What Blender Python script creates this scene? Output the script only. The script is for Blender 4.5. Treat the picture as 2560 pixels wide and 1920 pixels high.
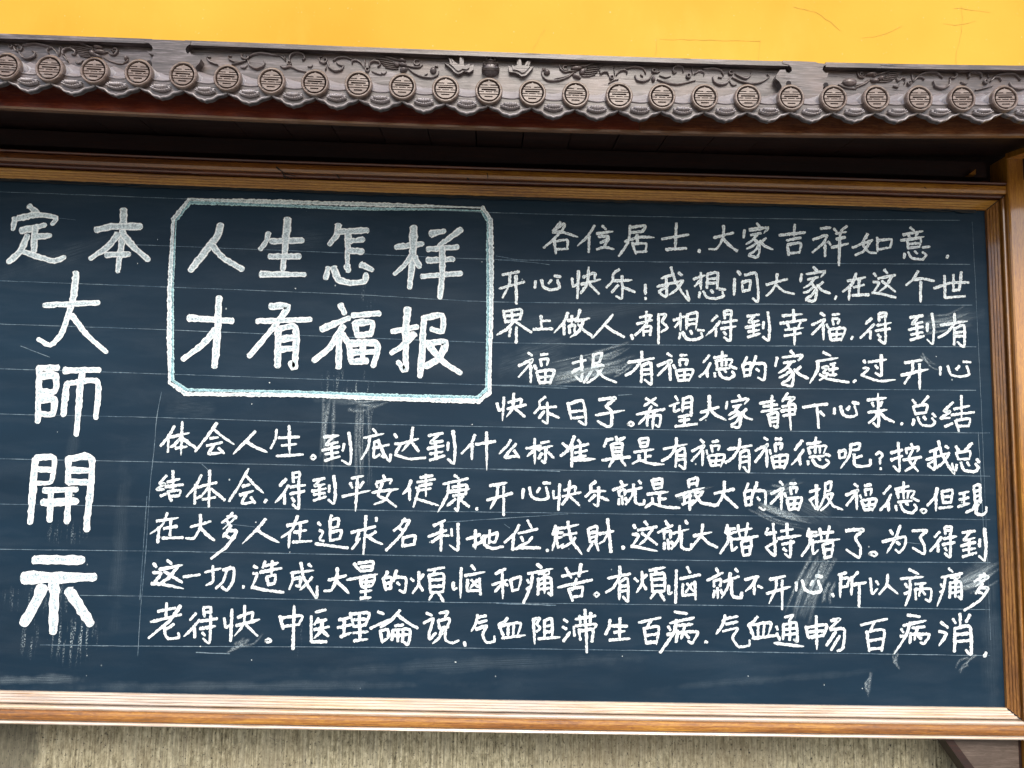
import bpy, bmesh, math, random
import numpy as np
from mathutils import Vector, Matrix
random.seed(7); rng = np.random.default_rng(7)
S = bpy.context.scene; COL = S.collection
for o in list(bpy.data.objects): bpy.data.objects.remove(o)

# ---------------------------------------------------------------- camera
F = 1923.0; D = 1.9; CAMZ = 1.5
ph, yw, rl = (math.radians(a) for a in (-5.5519, -1.5143, 1.0977))
cp, sp, cy, sy, cr, sr = math.cos(ph), math.sin(ph), math.cos(yw), math.sin(yw), math.cos(rl), math.sin(rl)
R = np.array([[cr, -sr, 0], [sr, cr, 0], [0, 0, 1]]) @ np.array([[1, 0, 0], [0, cp, -sp], [0, sp, cp]]) @ np.array([[cy, 0, sy], [0, 1, 0], [-sy, 0, cy]])
W2 = lambda v: Vector((v[0], v[2], -v[1]))
rt, dn, fw = W2(R[0]), W2(R[1]), W2(R[2])
CAMP = Vector((0, -D, CAMZ))
cam = bpy.data.objects.new('camera', bpy.data.cameras.new('camera')); COL.objects.link(cam)
cam.data.sensor_width = 36; cam.data.lens = 36 * F / 2560
cam.data.clip_start = .05; cam.data.clip_end = 500
cam.matrix_world = Matrix(((rt.x, -dn.x, -fw.x, CAMP.x), (rt.y, -dn.y, -fw.y, CAMP.y), (rt.z, -dn.z, -fw.z, CAMP.z), (0, 0, 0, 1)))
S.camera = cam

# ---------------------------------------------------------------- sky, sun, exposure
SUN_EL, SUN_AZ = math.radians(42), math.radians(6)     # azimuth: to the right of straight out from the wall
w = bpy.data.worlds.new('World'); S.world = w; w.use_nodes = True
nt = w.node_tree; bg = nt.nodes['Background']
sk = nt.nodes.new('ShaderNodeTexSky'); sk.sky_type = 'NISHITA'; sk.sun_disc = False
sk.sun_elevation = SUN_EL; sk.sun_rotation = math.pi - SUN_AZ; sk.air_density = 1.0; sk.dust_density = 3.0; sk.ozone_density = 1.0
nt.links.new(sk.outputs[0], bg.inputs[0]); bg.inputs[1].default_value = .15
sun = bpy.data.objects.new('sun', bpy.data.lights.new('sun', 'SUN')); COL.objects.link(sun)
sun.data.energy = 1.5; sun.data.angle = math.radians(24); sun.data.color = (1, .95, .87)
sd = Vector((math.sin(SUN_AZ) * math.cos(SUN_EL), -math.cos(SUN_AZ) * math.cos(SUN_EL), math.sin(SUN_EL)))
sun.rotation_euler = sd.to_track_quat('Z', 'Y').to_euler()
vs = S.view_settings; vs.view_transform = 'Standard'; vs.look = 'None'; vs.exposure = .70; vs.gamma = 1

# strokes of the chalk writing: per line  name|x y x y/x y ...   or  name|@box (same character, another place)
CHALK = '''#A 1200 520 .29837 1 24
各|672 120 640 165 612 190/620 195 690 138 712 140 690 185 620 260 535 332/612 205 700 205 815 242/620 270 635 380/637 280 730 268 728 345/640 348 735 343
位|960 150 900 240 820 315/915 240 910 370/1025 150 1055 182/980 215 1110 198/995 240 1070 238 1065 265 1010 292/1078 262 1040 320/980 348 1040 330 1120 345
居|1260 165 1380 148 1360 195 1265 207/1258 150 1245 270 1205 345 1163 402/1215 282 1330 245 1455 248/1315 225 1320 300/1275 290 1305 385/1285 302 1390 300 1385 365/1300 372 1395 365
士|1645 130 1635 340/1525 260 1745 225/1560 348 1725 338
点|1835 350 1838 372
大|2040 150 2035 250 1985 340 1920 345/1960 250 2120 210/2035 255 2085 310 2150 362
开|190 560 325 535/250 560 245 640 190 750/165 675 370 620/300 570 305 800
心|465 615 460 670/515 605 535 665 600 687 665 670 650 605/575 632 598 605/625 570 675 577
快|770 590 780 655 810 640/825 530 815 755/865 580 960 545 960 600/850 640 1005 600/910 500 900 630 845 715/920 640 995 718
乐|1165 515 1115 555 1110 612 1060 665/1110 612 1270 605/1190 570 1190 755 1140 740/1155 650 1105 707/1200 665 1295 705
叹|1385 645 1385 720/1385 752 1388 766
我|1620 555 1520 590/1485 660 1700 608/1560 575 1560 740 1500 710/1500 700 1575 655/1600 498 1630 600 1690 705 1750 778 1732 695/1665 545 1690 562/1700 615 1645 685 1585 728
想|1790 597 1885 565/1850 545 1850 680/1850 600 1800 655/1905 558 1900 670/1905 555 1990 545 1985 675/1910 597 1980 590/1910 632 1980 627/1840 705 1835 750/1870 700 1900 750 1970 760 2040 738 2030 705/1935 690 1950 712/2005 680 2055 685
界|195 860 215 960/200 870 345 850 335 935/225 905 335 892/265 860 270 955/215 952 335 935/290 940 230 1010 145 1062/290 945 350 990 430 1042/255 1010 245 1075/305 1000 303 1130
上|510 905 515 1010/515 947 585 945/450 1017 605 1012
做|735 880 700 960 625 1042/705 975 705 1060/735 945 800 930/770 905 768 985/745 990 750 1050/750 990 795 985 790 1040/835 855 825 900 800 945/800 948 915 925/870 935 830 1030 760 1082/820 975 870 1025 950 1082
人|1110 895 1050 970 940 1090/1040 975 1110 1030 1205 1080
逗|1268 1065 1276 1098
都|1340 917 1425 898/1395 870 1390 960/1315 972 1440 940/1435 900 1380 990 1300 1065/1365 1000 1370 1070/1370 1000 1430 992 1425 1065/1375 1035 1425 1030/1495 890 1495 1135/1495 895 1555 895 1525 955 1570 1000 1520 1040
想|@1625 885 1875 1105
得|1985 905 1940 948/2010 950 1960 1010 1895 1068/1975 1010 1975 1075/2045 865 2050 925/2045 865 2105 860 2100 922/2050 895 2100 890/2030 962 2150 942/2020 1012 2140 992/2100 925 2095 1112 2045 1085/2040 1040 2060 1062
福|405 1215 435 1237/325 1322 440 1270 400 1330 325 1415/425 1320 425 1460/455 1320 470 1350/510 1230 565 1225/505 1270 515 1325/510 1270 570 1265 560 1315/475 1375 500 1470/480 1370 620 1360 585 1470/550 1360 545 1460/500 1420 595 1408/505 1465 580 1460
报|775 1300 885 1275/850 1240 850 1450 772 1377/775 1375 860 1330/955 1230 1020 1215 1000 1290 945 1300/950 1225 940 1350 870 1462/960 1330 1030 1320 980 1410 900 1465/960 1340 1040 1420 1140 1460
有|1355 1205 1350 1280 1290 1360 1220 1402/1240 1295 1455 1260/1355 1320 1350 1460/1360 1320 1430 1300 1435 1475 1380 1440/1365 1357 1425 1350/1365 1397 1425 1390
福|@1490 1225 1785 1450
德|1920 1235 1870 1295/1930 1300 1890 1370 1838 1412/1900 1350 1905 1415/1960 1255 2065 1238/2030 1205 2020 1270/1975 1280 1985 1330/1980 1280 2110 1270 2090 1325/2025 1280 2025 1325/2062 1277 2058 1322/1980 1352 2090 1343/1965 1385 1965 1412/2000 1375 2030 1420 2090 1430 2130 1400 2112 1372/2040 1355 2060 1375/2105 1330 2145 1345
#B 1840 520 .29837 1 24
家|175 130 200 162/70 185 62 248/115 185 265 165 235 208/125 228 205 212/175 225 135 272 85 303/150 258 195 315 180 410 108 400/178 288 130 325 88 342/192 315 150 365 108 388/248 255 200 295/200 280 240 320 305 347
吉|490 140 485 235/365 230 575 205/425 272 540 250/430 310 440 395/435 307 540 295 530 375/445 382 530 372
祥|710 172 790 165/645 267 760 228 725 300 640 372/745 290 745 405/770 285 790 308/820 175 840 200/925 155 880 192/835 217 920 202/840 262 910 247/800 332 935 300/870 212 860 480
如|1100 220 1060 300 1110 370 1170 378/975 332 1140 270/1125 280 1070 362 1000 395/1180 250 1185 365/1185 272 1300 265 1290 330/1190 347 1290 332
意|1460 165 1490 190/1400 225 1560 195/1440 217 1450 240/1520 207 1505 235/1380 272 1570 242/1430 268 1440 340/1435 268 1545 257 1535 330/1440 302 1535 295/1445 337 1535 327/1410 385 1405 420/1440 372 1470 420 1560 432 1590 395 1560 372/1495 365 1515 382/1560 332 1622 325
点|1775 400 1765 418
问|-12 595 -18 730/15 530 35 558/75 562 165 550 185 700 180 785 140 760/50 622 55 705/55 622 120 610 110 682/60 697 115 687
大|345 555 330 640 290 705 255 735/255 642 425 597/330 640 400 700 485 720
家|@538 498 785 780
点|838 740 828 765
在|935 612 1080 582/1005 550 970 640 895 700/950 655 945 770/985 665 1070 645/1030 600 1025 715/975 732 1110 727
这|1155 550 1172 572/1150 620 1200 627 1155 700/1140 712 1200 717 1335 750/1240 520 1265 545/1190 592 1330 562/1300 580 1250 660 1200 700/1220 612 1270 650 1330 700
个|1525 530 1480 600 1425 647/1490 602 1560 592 1655 612/1545 620 1545 785
世|1660 672 1800 627 1945 625/1745 570 1750 750/1750 752 1915 740/1820 560 1820 690/1885 540 1870 682/1815 692 1870 687
到|95 908 190 893/150 908 105 958 190 945/80 1002 195 978/145 965 145 1060/100 1038 190 1022/98 1082 200 1052/230 955 225 1010/265 875 280 1000 270 1110 225 1080
幸|480 855 485 955/390 903 550 890/370 967 585 937/430 972 445 1005/540 960 520 998/410 1022 560 1005/405 1072 540 1050/490 1005 488 1145
福|@635 882 910 1110
点|975 1080 965 1098
得|@1040 882 1300 1130
到|@1445 882 1655 1138
有|@1695 890 1930 1160
的|90 1250 60 1310/55 1312 70 1412/60 1312 125 1302 115 1400/65 1357 120 1350/75 1405 117 1400/165 1242 135 1332/150 1302 240 1310 235 1440 185 1422/170 1350 190 1367
家|@332 1198 602 1490
庭|730 1210 790 1237/670 1287 850 1257/685 1290 680 1360 620 1465/720 1340 770 1330 730 1380 775 1392 700 1442/790 1312 830 1300/815 1305 810 1402/780 1357 850 1345/785 1402 840 1395/700 1395 760 1430 860 1450 940 1460
点|1000 1445 985 1458
过|1070 1280 1080 1297/1065 1342 1110 1347 1050 1402/1055 1405 1200 1450 1330 1440/1110 1292 1255 1270/1215 1235 1215 1400 1170 1385/1165 1322 1185 1342
开|@1385 1272 1610 1518
心|@1710 1285 1960 1415
#D 1060 980 .3255 1 22
快|@565 18 780 220
乐|@848 40 1035 237
日|1105 85 1130 205/1120 90 1220 70 1245 250 1190 225/1130 152 1225 142/1130 202 1220 192
子|1345 60 1470 45 1402 108 1440 150 1440 250 1410 267 1335 225/1320 177 1535 142
圈|1565 247 1588 230 1612 245 1590 262 1565 249
希|1780 45 1690 107/1705 50 1790 105/1635 172 1845 132/1745 112 1710 180 1650 245/1715 192 1712 258/1715 192 1815 180 1805 268 1782 255/1765 150 1755 280
望|1930 35 1947 62/1885 107 1960 82/1925 92 1920 150 1962 135/1990 48 1985 150/1995 50 2055 40 2050 182/1995 87 2045 80/1995 122 2045 115/1955 192 2040 177/1960 222 2035 210/1930 265 2095 245/2000 187 2000 252
到|@25 300 240 552
什|390 330 360 400 290 472/370 400 368 515/400 402 545 380/480 310 482 595
么|665 370 640 412 580 472/705 400 620 502 720 488/692 450 730 502
标|785 432 895 415/850 360 850 550/850 442 795 492/865 432 888 450/900 392 960 380/880 437 985 415/935 432 930 545 905 528/905 472 880 510/955 465 995 505
准|1065 395 1100 422/1050 490 1110 450/1155 340 1125 410 1070 480/1137 400 1135 570/1185 370 1200 392/1145 427 1260 402/1160 467 1250 450/1155 507 1240 490/1150 524 1312 515/1200 402 1200 512
算|1405 360 1382 420/1400 372 1450 360/1475 345 1482 372/1500 367 1540 350/1440 402 1450 490/1445 402 1520 395 1515 487/1450 432 1515 425/1450 462 1515 455/1450 490 1520 485/1370 522 1580 500/1455 512 1420 575/1510 512 1545 565
是|1650 365 1665 425/1655 362 1720 355 1715 417/1665 392 1715 385/1665 420 1715 415/1615 462 1760 440/1700 450 1700 540/1700 497 1742 490/1650 485 1650 520 1602 550/1650 520 1740 550 1840 555
有|@1825 355 2020 590
康|235 640 265 662/150 707 335 665/190 715 175 800 108 918/220 732 325 715 318 785/200 767 345 745/225 797 320 782/270 700 260 910 238 895/240 822 180 872/300 800 270 840/290 835 345 880
点|405 893 407 902
开|@485 700 675 945
心|@755 695 965 830
快|@995 685 1200 900
乐|@1240 688 1415 873
就|1510 685 1525 712/1450 752 1560 710/1495 762 1500 797/1495 760 1545 750 1540 792/1520 802 1525 862/1498 822 1495 862/1545 815 1560 840/1560 762 1670 735/1610 710 1600 790 1550 862/1622 762 1622 845 1655 862 1690 858 1690 830/1650 685 1665 702
是|@1700 668 1960 890
最|2030 680 2035 732/2030 677 2100 660 2095 722/2035 707 2095 700/1935 797 2150 735/1995 790 2000 842/2040 770 2040 905/1985 862 2070 832/2000 807 2050 795/2080 777 2140 765 2090 830 2050 868/2080 792 2130 850 2205 862
#E 1760 980 .3255 1 22
大|40 30 40 110 20 180 -30 215/-25 157 110 117/45 117 80 170 165 215
家|@170 25 370 270
静|430 87 540 67/520 30 515 150/455 112 560 97/440 152 580 127/490 172 510 260/500 172 565 160 560 272 535 260/510 202 560 195/510 232 560 225/640 10 600 72/620 52 690 45 650 82/600 112 695 97 695 170/590 147 705 130/605 182 695 170/650 85 665 290
下|760 117 850 102 945 92/865 110 880 275/890 152 920 180
心|@1000 80 1180 190
来|1335 15 1340 260 1300 240/1255 62 1395 45/1290 82 1300 110/1365 77 1350 107/1260 157 1400 137/1340 140 1310 200 1265 237/1345 152 1390 200 1455 230
点|1520 240 1515 250
总|1600 60 1625 92/1720 35 1670 92/1605 112 1620 170/1610 112 1710 97 1705 157/1620 167 1705 157/1610 210 1600 255/1640 195 1665 250 1740 262 1770 235 1750 202/1685 190 1700 212/1755 167 1775 190
结|1910 80 1840 148 1890 150 1815 202 1885 198/1850 265 1905 242/1975 30 1975 205/1920 132 2035 107/1900 177 2070 155/1930 220 1955 300/1940 217 2040 205 2030 262/1950 263 2030 260
福|@-95 368 155 570
有|@165 360 360 610
福|@395 350 640 585
德|@670 350 970 575
呢|1035 457 1040 510/1035 457 1085 450 1080 500/1045 507 1080 500/1125 407 1195 395 1185 440 1128 445/1125 400 1115 490 1050 582/1210 490 1150 512/1150 480 1155 560 1210 572 1275 560 1275 520
问号|1320 480 1345 460 1370 485 1352 512 1350 550/1355 585 1357 592
按|1435 467 1520 445/1490 390 1500 602 1455 570/1435 522 1520 492/1590 400 1600 422/1550 440 1555 470/1550 437 1645 425 1635 455/1600 447 1570 520 1640 607/1530 522 1665 500/1630 510 1600 570 1545 605
我|@1705 375 1920 625
总|@1930 395 2110 610
大|@45 688 255 885
的|@310 695 470 905
福|@515 692 750 905
报|@810 690 1060 910
福|@1090 707 1325 910
德|@1350 690 1645 925
圈|1660 912 1685 897 1708 912 1685 932 1660 914
但|1790 740 1770 810 1715 872/1780 800 1780 910/1825 765 1835 850/1830 764 1905 755 1895 845/1835 807 1895 800/1838 850 1895 845/1805 892 1905 880
現|1960 782 2030 765/1960 827 2030 810/1950 882 2035 855/1995 775 1995 867/2070 725 2082 860/2070 722 2115 715 2120 850/2080 762 2115 755/2080 802 2115 795/2085 842 2120 835/2085 862 2060 900 2010 925/2100 862 2085 930 2130 945 2165 920 2165 885
#C 360 980 .3255 1 22
体|235 265 190 340 130 412/190 330 185 460/295 230 285 480/205 347 345 315/285 345 240 402 205 422/300 360 400 430/245 432 330 420
会|560 240 480 350 395 455/530 280 600 340 690 400/510 357 570 348/485 412 600 387/545 402 500 472 600 465/575 432 615 470
人|@690 305 940 475
生|1020 290 1010 360 975 432/1035 352 1190 345/1115 260 1120 480/1060 412 1170 400/1020 492 1220 480
圈|1280 502 1300 484 1320 502 1300 518 1280 504
到|@1370 315 1590 555
底|1760 285 1785 315/1690 352 1840 320/1735 352 1720 430 1670 515/1800 375 1765 385/1770 400 1765 502 1810 480/1760 432 1880 405/1800 370 1840 470 1885 530 1895 482/1830 490 1845 502
达|1925 325 1940 347/1930 397 1970 402 1935 467/1930 482 2040 515 2160 505/1975 397 2105 360/2065 275 2050 370 1985 450/2060 392 2110 455
结|@100 605 300 830
体|@330 600 620 880
会|@660 590 915 855
点|938 830 930 845
得|@1010 620 1235 895
到|@1290 650 1470 855
平|1595 662 1685 645/1585 700 1600 735/1685 690 1655 737/1525 802 1735 757/1640 665 1625 910
安|1840 640 1850 668/1785 700 1792 732/1790 692 1900 670 1890 702/1830 702 1800 792 1870 830 1935 880/1755 772 1950 745/1890 762 1850 830 1770 862
健|2050 680 2030 740 1990 782/2040 740 2040 830/2125 657 2215 642/2100 692 2235 670/2115 722 2210 705/2100 757 2200 740/2165 635 2165 800/2090 735 2112 742 2095 800 2070 882/2085 817 2160 840 2260 870
#F 360 1290 .3255 1 22
在|@55 -20 295 205
大|@325 -12 540 185
多|680 -25 655 10 600 50/640 2 710 5 610 97/635 35 655 55/670 75 610 160/640 112 710 120 640 230 520 325/630 150 660 167
人|@755 25 1035 210
在|@1060 5 1285 240
追|1340 50 1355 70/1350 110 1375 122 1350 178 1380 192/1320 212 1450 230 1565 245/1440 -5 1430 25/1430 35 1430 190/1435 30 1495 20 1490 82/1435 92 1490 82/1440 122 1515 110 1505 172/1435 187 1505 172
求|1705 0 1700 100 1685 290/1595 127 1775 80/1785 15 1785 37/1650 130 1630 190/1600 252 1660 172/1780 122 1730 152/1710 150 1770 190 1830 215
名|2005 20 1970 70 1920 112/1985 40 2040 35 1970 150 1860 262/1960 90 1990 112/1990 170 1985 235/1990 167 2080 150 2075 217/2000 227 2080 217
这|@60 340 300 555
一|305 467 430 450
切|470 432 590 402/530 385 530 500 480 530/610 412 690 400 685 500 640 570 600 545/640 410 610 500 555 555
点|765 538 762 552
造|845 385 870 397/840 440 870 447 850 500 835 535/830 545 940 570 1070 585/930 350 915 395/985 345 980 445/935 382 1030 360/895 432 1055 400/945 470 955 525/945 467 1010 455 1005 517/955 527 1005 517
成|1130 437 1300 418/1145 430 1140 500 1118 560/1155 482 1205 475 1195 540 1170 535/1205 360 1230 480 1325 630 1330 540/1290 470 1240 530 1200 565/1265 370 1285 387
大|@1385 400 1575 590
量|1615 367 1660 422/1650 362 1760 350 1750 410/1665 392 1755 385/1665 422 1755 415/1560 490 1790 447/1660 477 1670 540/1665 477 1770 465 1755 532/1670 507 1760 500/1710 460 1700 630/1675 542 1750 535/1665 582 1745 570/1665 632 1740 625
的|@1840 420 2010 590
老|110 732 240 705/175 670 170 780/55 812 285 757/280 690 200 800 40 935/160 840 165 910 190 940 270 932 265 900/230 832 175 867
得|@310 700 560 970
快|@615 690 885 960
圈|937 957 957 940 977 955 957 972 937 959
中|1045 770 1070 865/1060 782 1215 765 1190 835/1075 847 1190 832/1155 695 1145 1020
医|1320 737 1395 720/1285 770 1285 962/1285 965 1400 965/1340 785 1310 832/1325 812 1400 797/1310 872 1420 850/1370 800 1360 880 1310 935/1370 880 1415 920
理|1500 797 1580 780/1490 857 1590 835/1540 790 1535 920/1510 927 1590 897/1585 745 1610 850/1595 752 1730 745 1700 840/1610 797 1710 790/1620 847 1700 835/1655 750 1660 950/1610 897 1720 888/1615 957 1715 945
論|1800 735 1840 752/1740 862 1885 792/1810 832 1865 822/1815 880 1830 970/1820 882 1872 870 1880 925/1830 965 1880 932/1965 725 1900 800 1820 852/1950 762 2030 820 2100 860/1930 842 1990 835/1910 880 1905 950/1910 877 2040 870 2030 985 2000 970/1950 875 1950 960/1990 875 1985 965/1910 917 2030 910
#G 1060 1290 .3255 1 22
利|75 72 160 35/35 157 170 110/135 60 130 265/125 155 60 200/140 150 190 150/210 100 215 152/262 60 260 260 200 225
地|330 177 430 142/395 110 395 250/380 232 450 192/440 172 560 130 545 200 512 195/505 110 500 210/460 150 465 220 530 250 605 235
位|730 70 700 130 620 202/690 140 680 260/795 35 825 90/725 132 870 100/745 162 760 192/830 162 800 200 715 240/690 252 790 242 890 245
点|945 260 950 268
钱|1010 75 990 142/1020 97 1065 90/1010 132 1065 125/1005 167 1060 160/1030 95 985 262/1020 182 1030 240 1070 215/1105 45 1130 180 1210 290/1075 92 1185 65/1070 147 1170 130/1160 167 1120 210 1060 242
財|1260 100 1275 202/1265 97 1330 80 1320 195/1275 132 1325 120/1275 167 1325 155/1280 202 1325 190/1290 212 1260 265/1320 207 1340 265/1345 137 1455 115/1410 25 1435 275/1415 132 1380 190 1345 212
点|1528 235 1528 250
这|@1590 40 1790 270
就|@1795 40 2050 255
煩|-100 480 -80 500/-5 450 -30 482/-40 430 -40 520 -85 590/-40 522 -10 570/30 417 155 395/85 405 75 440/40 450 50 590/50 452 150 445 150 580/55 492 145 485/55 542 145 535/60 587 145 580/70 592 40 642/110 590 150 655
恼|225 510 225 565 250 555/285 400 280 625/365 380 390 412/315 457 465 430/335 490 330 572/330 575 435 570/425 480 435 602/365 492 415 545/410 492 355 552
和|550 442 625 405/525 527 640 490/600 420 605 630/595 522 545 580/615 512 640 532/665 490 680 575/670 487 745 467 725 562/680 572 725 562
痛|870 370 900 397/800 442 985 405/835 440 820 540 765 665/795 490 805 512/790 562 820 542/880 442 960 430 920 462/880 480 875 602/885 487 970 475 980 607 955 590/885 522 970 512/890 562 970 552/925 470 925 590
苦|1060 462 1255 422/1090 400 1130 472/1205 370 1190 462/1030 547 1290 490/1170 482 1150 550/1110 560 1140 650/1120 562 1215 545 1210 617/1140 622 1215 612
圈|1305 603 1325 587 1345 603 1325 619 1305 605
有|@1400 390 1580 655
煩|@1620 395 1850 645
恼|@1880 395 2115 665
说|20 745 60 762/0 822 70 790 40 900 45 945 90 900/120 745 185 735 160 777/110 800 120 862/115 802 195 790 180 852/125 862 185 850/140 870 120 930 70 975/165 870 165 950 220 975 265 955
逗|310 970 315 995
气|410 760 400 820 365 882/415 777 475 765/420 817 480 802/400 867 480 845 450 910 480 970 540 960 540 925
血|640 785 615 812 575 832/575 832 610 922/585 842 740 820 720 912/645 840 645 912/690 830 685 912/600 937 775 915
阻|840 790 850 980/845 792 890 785 865 830 895 860 865 887/925 800 925 935/930 802 980 790 985 932/930 847 980 840/930 892 980 885/880 942 1040 930
滞|1075 795 1100 812/1065 852 1095 867/1070 960 1120 892/1165 792 1315 765/1195 765 1200 822/1235 720 1240 830/1280 745 1275 822/1150 850 1155 920/1165 842 1320 830 1300 872/1190 870 1200 950/1195 882 1295 870 1290 962/1245 850 1250 1045
生|@1395 780 1580 950
百|1650 817 1815 780/1740 800 1710 862/1690 860 1705 980/1700 862 1800 850 1785 982/1705 917 1790 905/1710 972 1785 965
病|1925 735 2020 750/1890 822 2070 780/1940 800 1915 900 1815 1045/1875 850 1890 875/1870 910 1910 900/1960 840 2060 830/1945 880 1935 965/1945 895 2100 890 2060 972 2030 960/2000 840 1975 940/2000 900 2035 935
点|2160 965 2175 970
#H 1760 1290 .3255 1 22
大|-10 65 -25 150 -95 240/-80 152 55 125/-20 155 30 205 100 240
错|180 70 165 130/185 102 240 95/175 137 250 122/195 110 180 200 125 285/205 160 215 265 250 240/190 182 240 175/260 70 275 165/335 55 315 165/255 112 365 95/240 177 410 155/285 200 300 300/290 197 360 185 350 292/300 242 350 235/300 302 350 294
特|490 95 470 137/480 137 550 125/530 60 545 300 480 250/475 242 560 190/590 117 680 100/635 60 640 160/570 172 740 150/600 217 690 200/665 190 660 315 620 290/610 250 630 267
错|@750 80 1035 320
了|1090 112 1220 105 1160 165 1200 240 1190 320 1095 260
圈|1268 290 1295 275 1328 288 1310 308 1268 292
为|1430 110 1448 142/1505 75 1470 170 1405 280/1370 197 1540 160 1540 230 1500 280 1470 260/1480 200 1500 217
了|@1600 110 1710 295
得|@1735 80 1930 310
到|@1970 95 2165 340
就|@25 405 285 625
不|315 487 415 465/400 475 370 530 320 575/385 510 385 600/415 537 445 550
开|@480 460 660 715
心|@705 460 905 590
点|985 600 992 617
所|1090 435 1030 452/1052 455 1045 540 1045 622/1055 482 1110 475 1100 532/1055 547 1105 535/1180 430 1130 482/1135 470 1130 602/1140 527 1240 510/1190 520 1190 695
以|1275 480 1290 595 1330 560/1320 500 1337 525/1410 450 1400 530 1345 600/1405 530 1485 595
病|1575 410 1645 445/1510 482 1680 467/1580 480 1580 590 1545 685/1545 520 1560 547/1540 597 1580 577/1620 522 1700 515/1620 560 1625 640/1625 562 1740 560 1735 652 1700 640/1670 525 1650 610/1675 575 1695 602
痛|@1790 405 1980 690
多|@2000 440 2180 722
气|@95 765 345 1005
血|@345 780 545 940
通|555 850 565 872/560 902 580 950/540 975 640 987 760 1000/620 777 680 760 650 802/610 830 605 945/620 832 705 820 715 962 690 950/615 872 705 860/620 912 710 900/660 810 655 950
畅|780 850 800 932/785 857 940 835 915 922/800 892 920 880/805 932 915 915/860 770 865 1020/975 802 1040 790 965 862/970 872 1075 870 1065 1010 1025 1035/1010 890 940 992/1040 920 975 1027
百|@1205 790 1400 1035
病|@1460 760 1730 1050
消|1820 815 1870 857/1805 885 1860 905 1805 992/1965 750 1965 840/1910 790 1930 822/2040 760 2010 812/1925 860 1920 1040/1930 862 2040 850 2050 1060 2010 1030/1930 912 2040 900/1930 962 2040 955
点|2165 1050 2150 1078
#T 420 480 .37071 2 40
人|355 225 330 300 230 430 155 525/300 365 380 450 500 520
生|678 280 660 340 625 385/700 332 905 328/805 185 795 340 775 520/690 435 885 435/630 555 920 557
怎|1150 225 1140 290 1092 350/1150 270 1340 260/1215 290 1210 480/1220 332 1315 322/1225 395 1310 402/1080 515 1065 580/1118 515 1150 590 1230 615 1325 605 1335 560/1208 500 1217 530/1305 492 1375 525
样|1540 372 1715 350/1658 240 1650 440 1630 640/1640 432 1590 500 1530 552/1665 442 1695 502/1775 282 1860 265/1975 255 1900 310 1830 360/1755 387 1950 372/1755 462 1920 455/1715 570 1975 550/1850 382 1850 550 1835 710
才|145 850 430 870/345 715 335 950 315 1175/320 935 220 1040 105 1125
有|695 772 808 772 740 880 640 1000 550 1105/605 872 960 860/745 935 740 1172/755 922 862 915 855 1185 828 1152/765 992 840 985/765 1062 840 1055
福|1165 765 1190 815/1038 925 1220 850/1180 910 1090 1050 988 1135/1155 980 1150 1180/1180 965 1212 1010/1250 832 1425 820/1262 885 1275 960/1265 885 1380 880 1370 955/1275 967 1370 960/1222 1030 1235 1140/1225 1025 1400 1018 1415 1070 1385 1170/1315 1030 1312 1130/1235 1085 1390 1078/1240 1145 1340 1140
报|1515 940 1680 910/1615 790 1605 950 1600 1200 1555 1150/1660 960 1580 1040 1510 1085/1725 850 1715 1050 1700 1240/1730 852 1850 830 1850 940 1780 925/1750 1020 1870 1012 1830 1120 1740 1175/1755 1025 1850 1140 1970 1220
#L 0 500 .36166 2 40
定|205 45 262 92/105 130 92 200/130 127 260 102 388 122 365 165/150 212 310 175/245 190 235 355/262 255 345 247/190 250 140 360 62 427/170 360 290 402 380 422 445 397
本|855 70 848 250 815 490/670 207 770 185 970 185/815 240 740 330 630 402/860 250 930 330 1025 412/740 380 890 375
大|525 505 515 640 490 740 430 920 350 1005 270 965/310 728 680 710/500 800 600 930 735 1050
師|268 1162 400 1160/275 1165 262 1530/290 1215 388 1215 380 1325 280 1322/285 1380 375 1378 365 1480 275 1475/450 1180 685 1175/570 1195 562 1262/462 1275 440 1485/465 1268 675 1255 665 1505/558 1275 530 1620
#L 0 1060 .36166 2 40
開|245 245 210 680/250 235 375 235 355 400 250 408/250 312 365 318/475 240 470 400/480 240 635 245 600 730/475 318 610 322/475 402 600 402/310 458 530 452/300 542 530 535/355 462 345 665/478 462 465 675
#L 0 1060 .36166 2 62
示|245 940 565 940/170 1062 645 1058/378 1085 370 1430/295 1135 235 1260 170 1370/478 1155 555 1265 625 1375
'''

# ---------------------------------------------------------------- helpers
def at(px, py, Y=0.0):
    "world point on the plane y = Y seen at photo pixel (px, py)"
    d = rt * (px - 1280) + dn * (py - 960) + fw * F
    return CAMP + d * ((Y - CAMP.y) / d.y)

def curve(pts, Y, deg=3):
    "height of an almost straight edge as a function of x, from points along it"
    P = [at(a, b, Y) for a, b in pts]
    x = np.array([p.x for p in P]); z = np.array([p.z for p in P])
    c = np.polyfit(x, z, min(deg, len(x) - 1)); dc = np.polyder(c); lo, hi = x.min(), x.max()
    def f(q):
        q = float(q); t = min(max(q, lo), hi)
        return float(np.polyval(c, t) + np.polyval(dc, t) * (q - t))
    return f

def new_obj(name, verts, faces, mat=None, parent=None, smooth=False, mats=None, fm=None):
    me = bpy.data.meshes.new(name); me.from_pydata([tuple(v) for v in verts], [], faces); me.update()
    for m in (mats or [mat]): me.materials.append(m)
    if fm is not None: me.polygons.foreach_set('material_index', fm)
    if smooth: me.polygons.foreach_set('use_smooth', [True] * len(me.polygons))
    o = bpy.data.objects.new(name, me); COL.objects.link(o)
    if parent: adopt(o, parent)
    return o

def wloc(o):
    v = Vector((0, 0, 0))
    while o: v = v + o.location; o = o.parent
    return v
def adopt(o, parent):
    o.parent = parent; o.location = o.location - wloc(parent)

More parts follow.
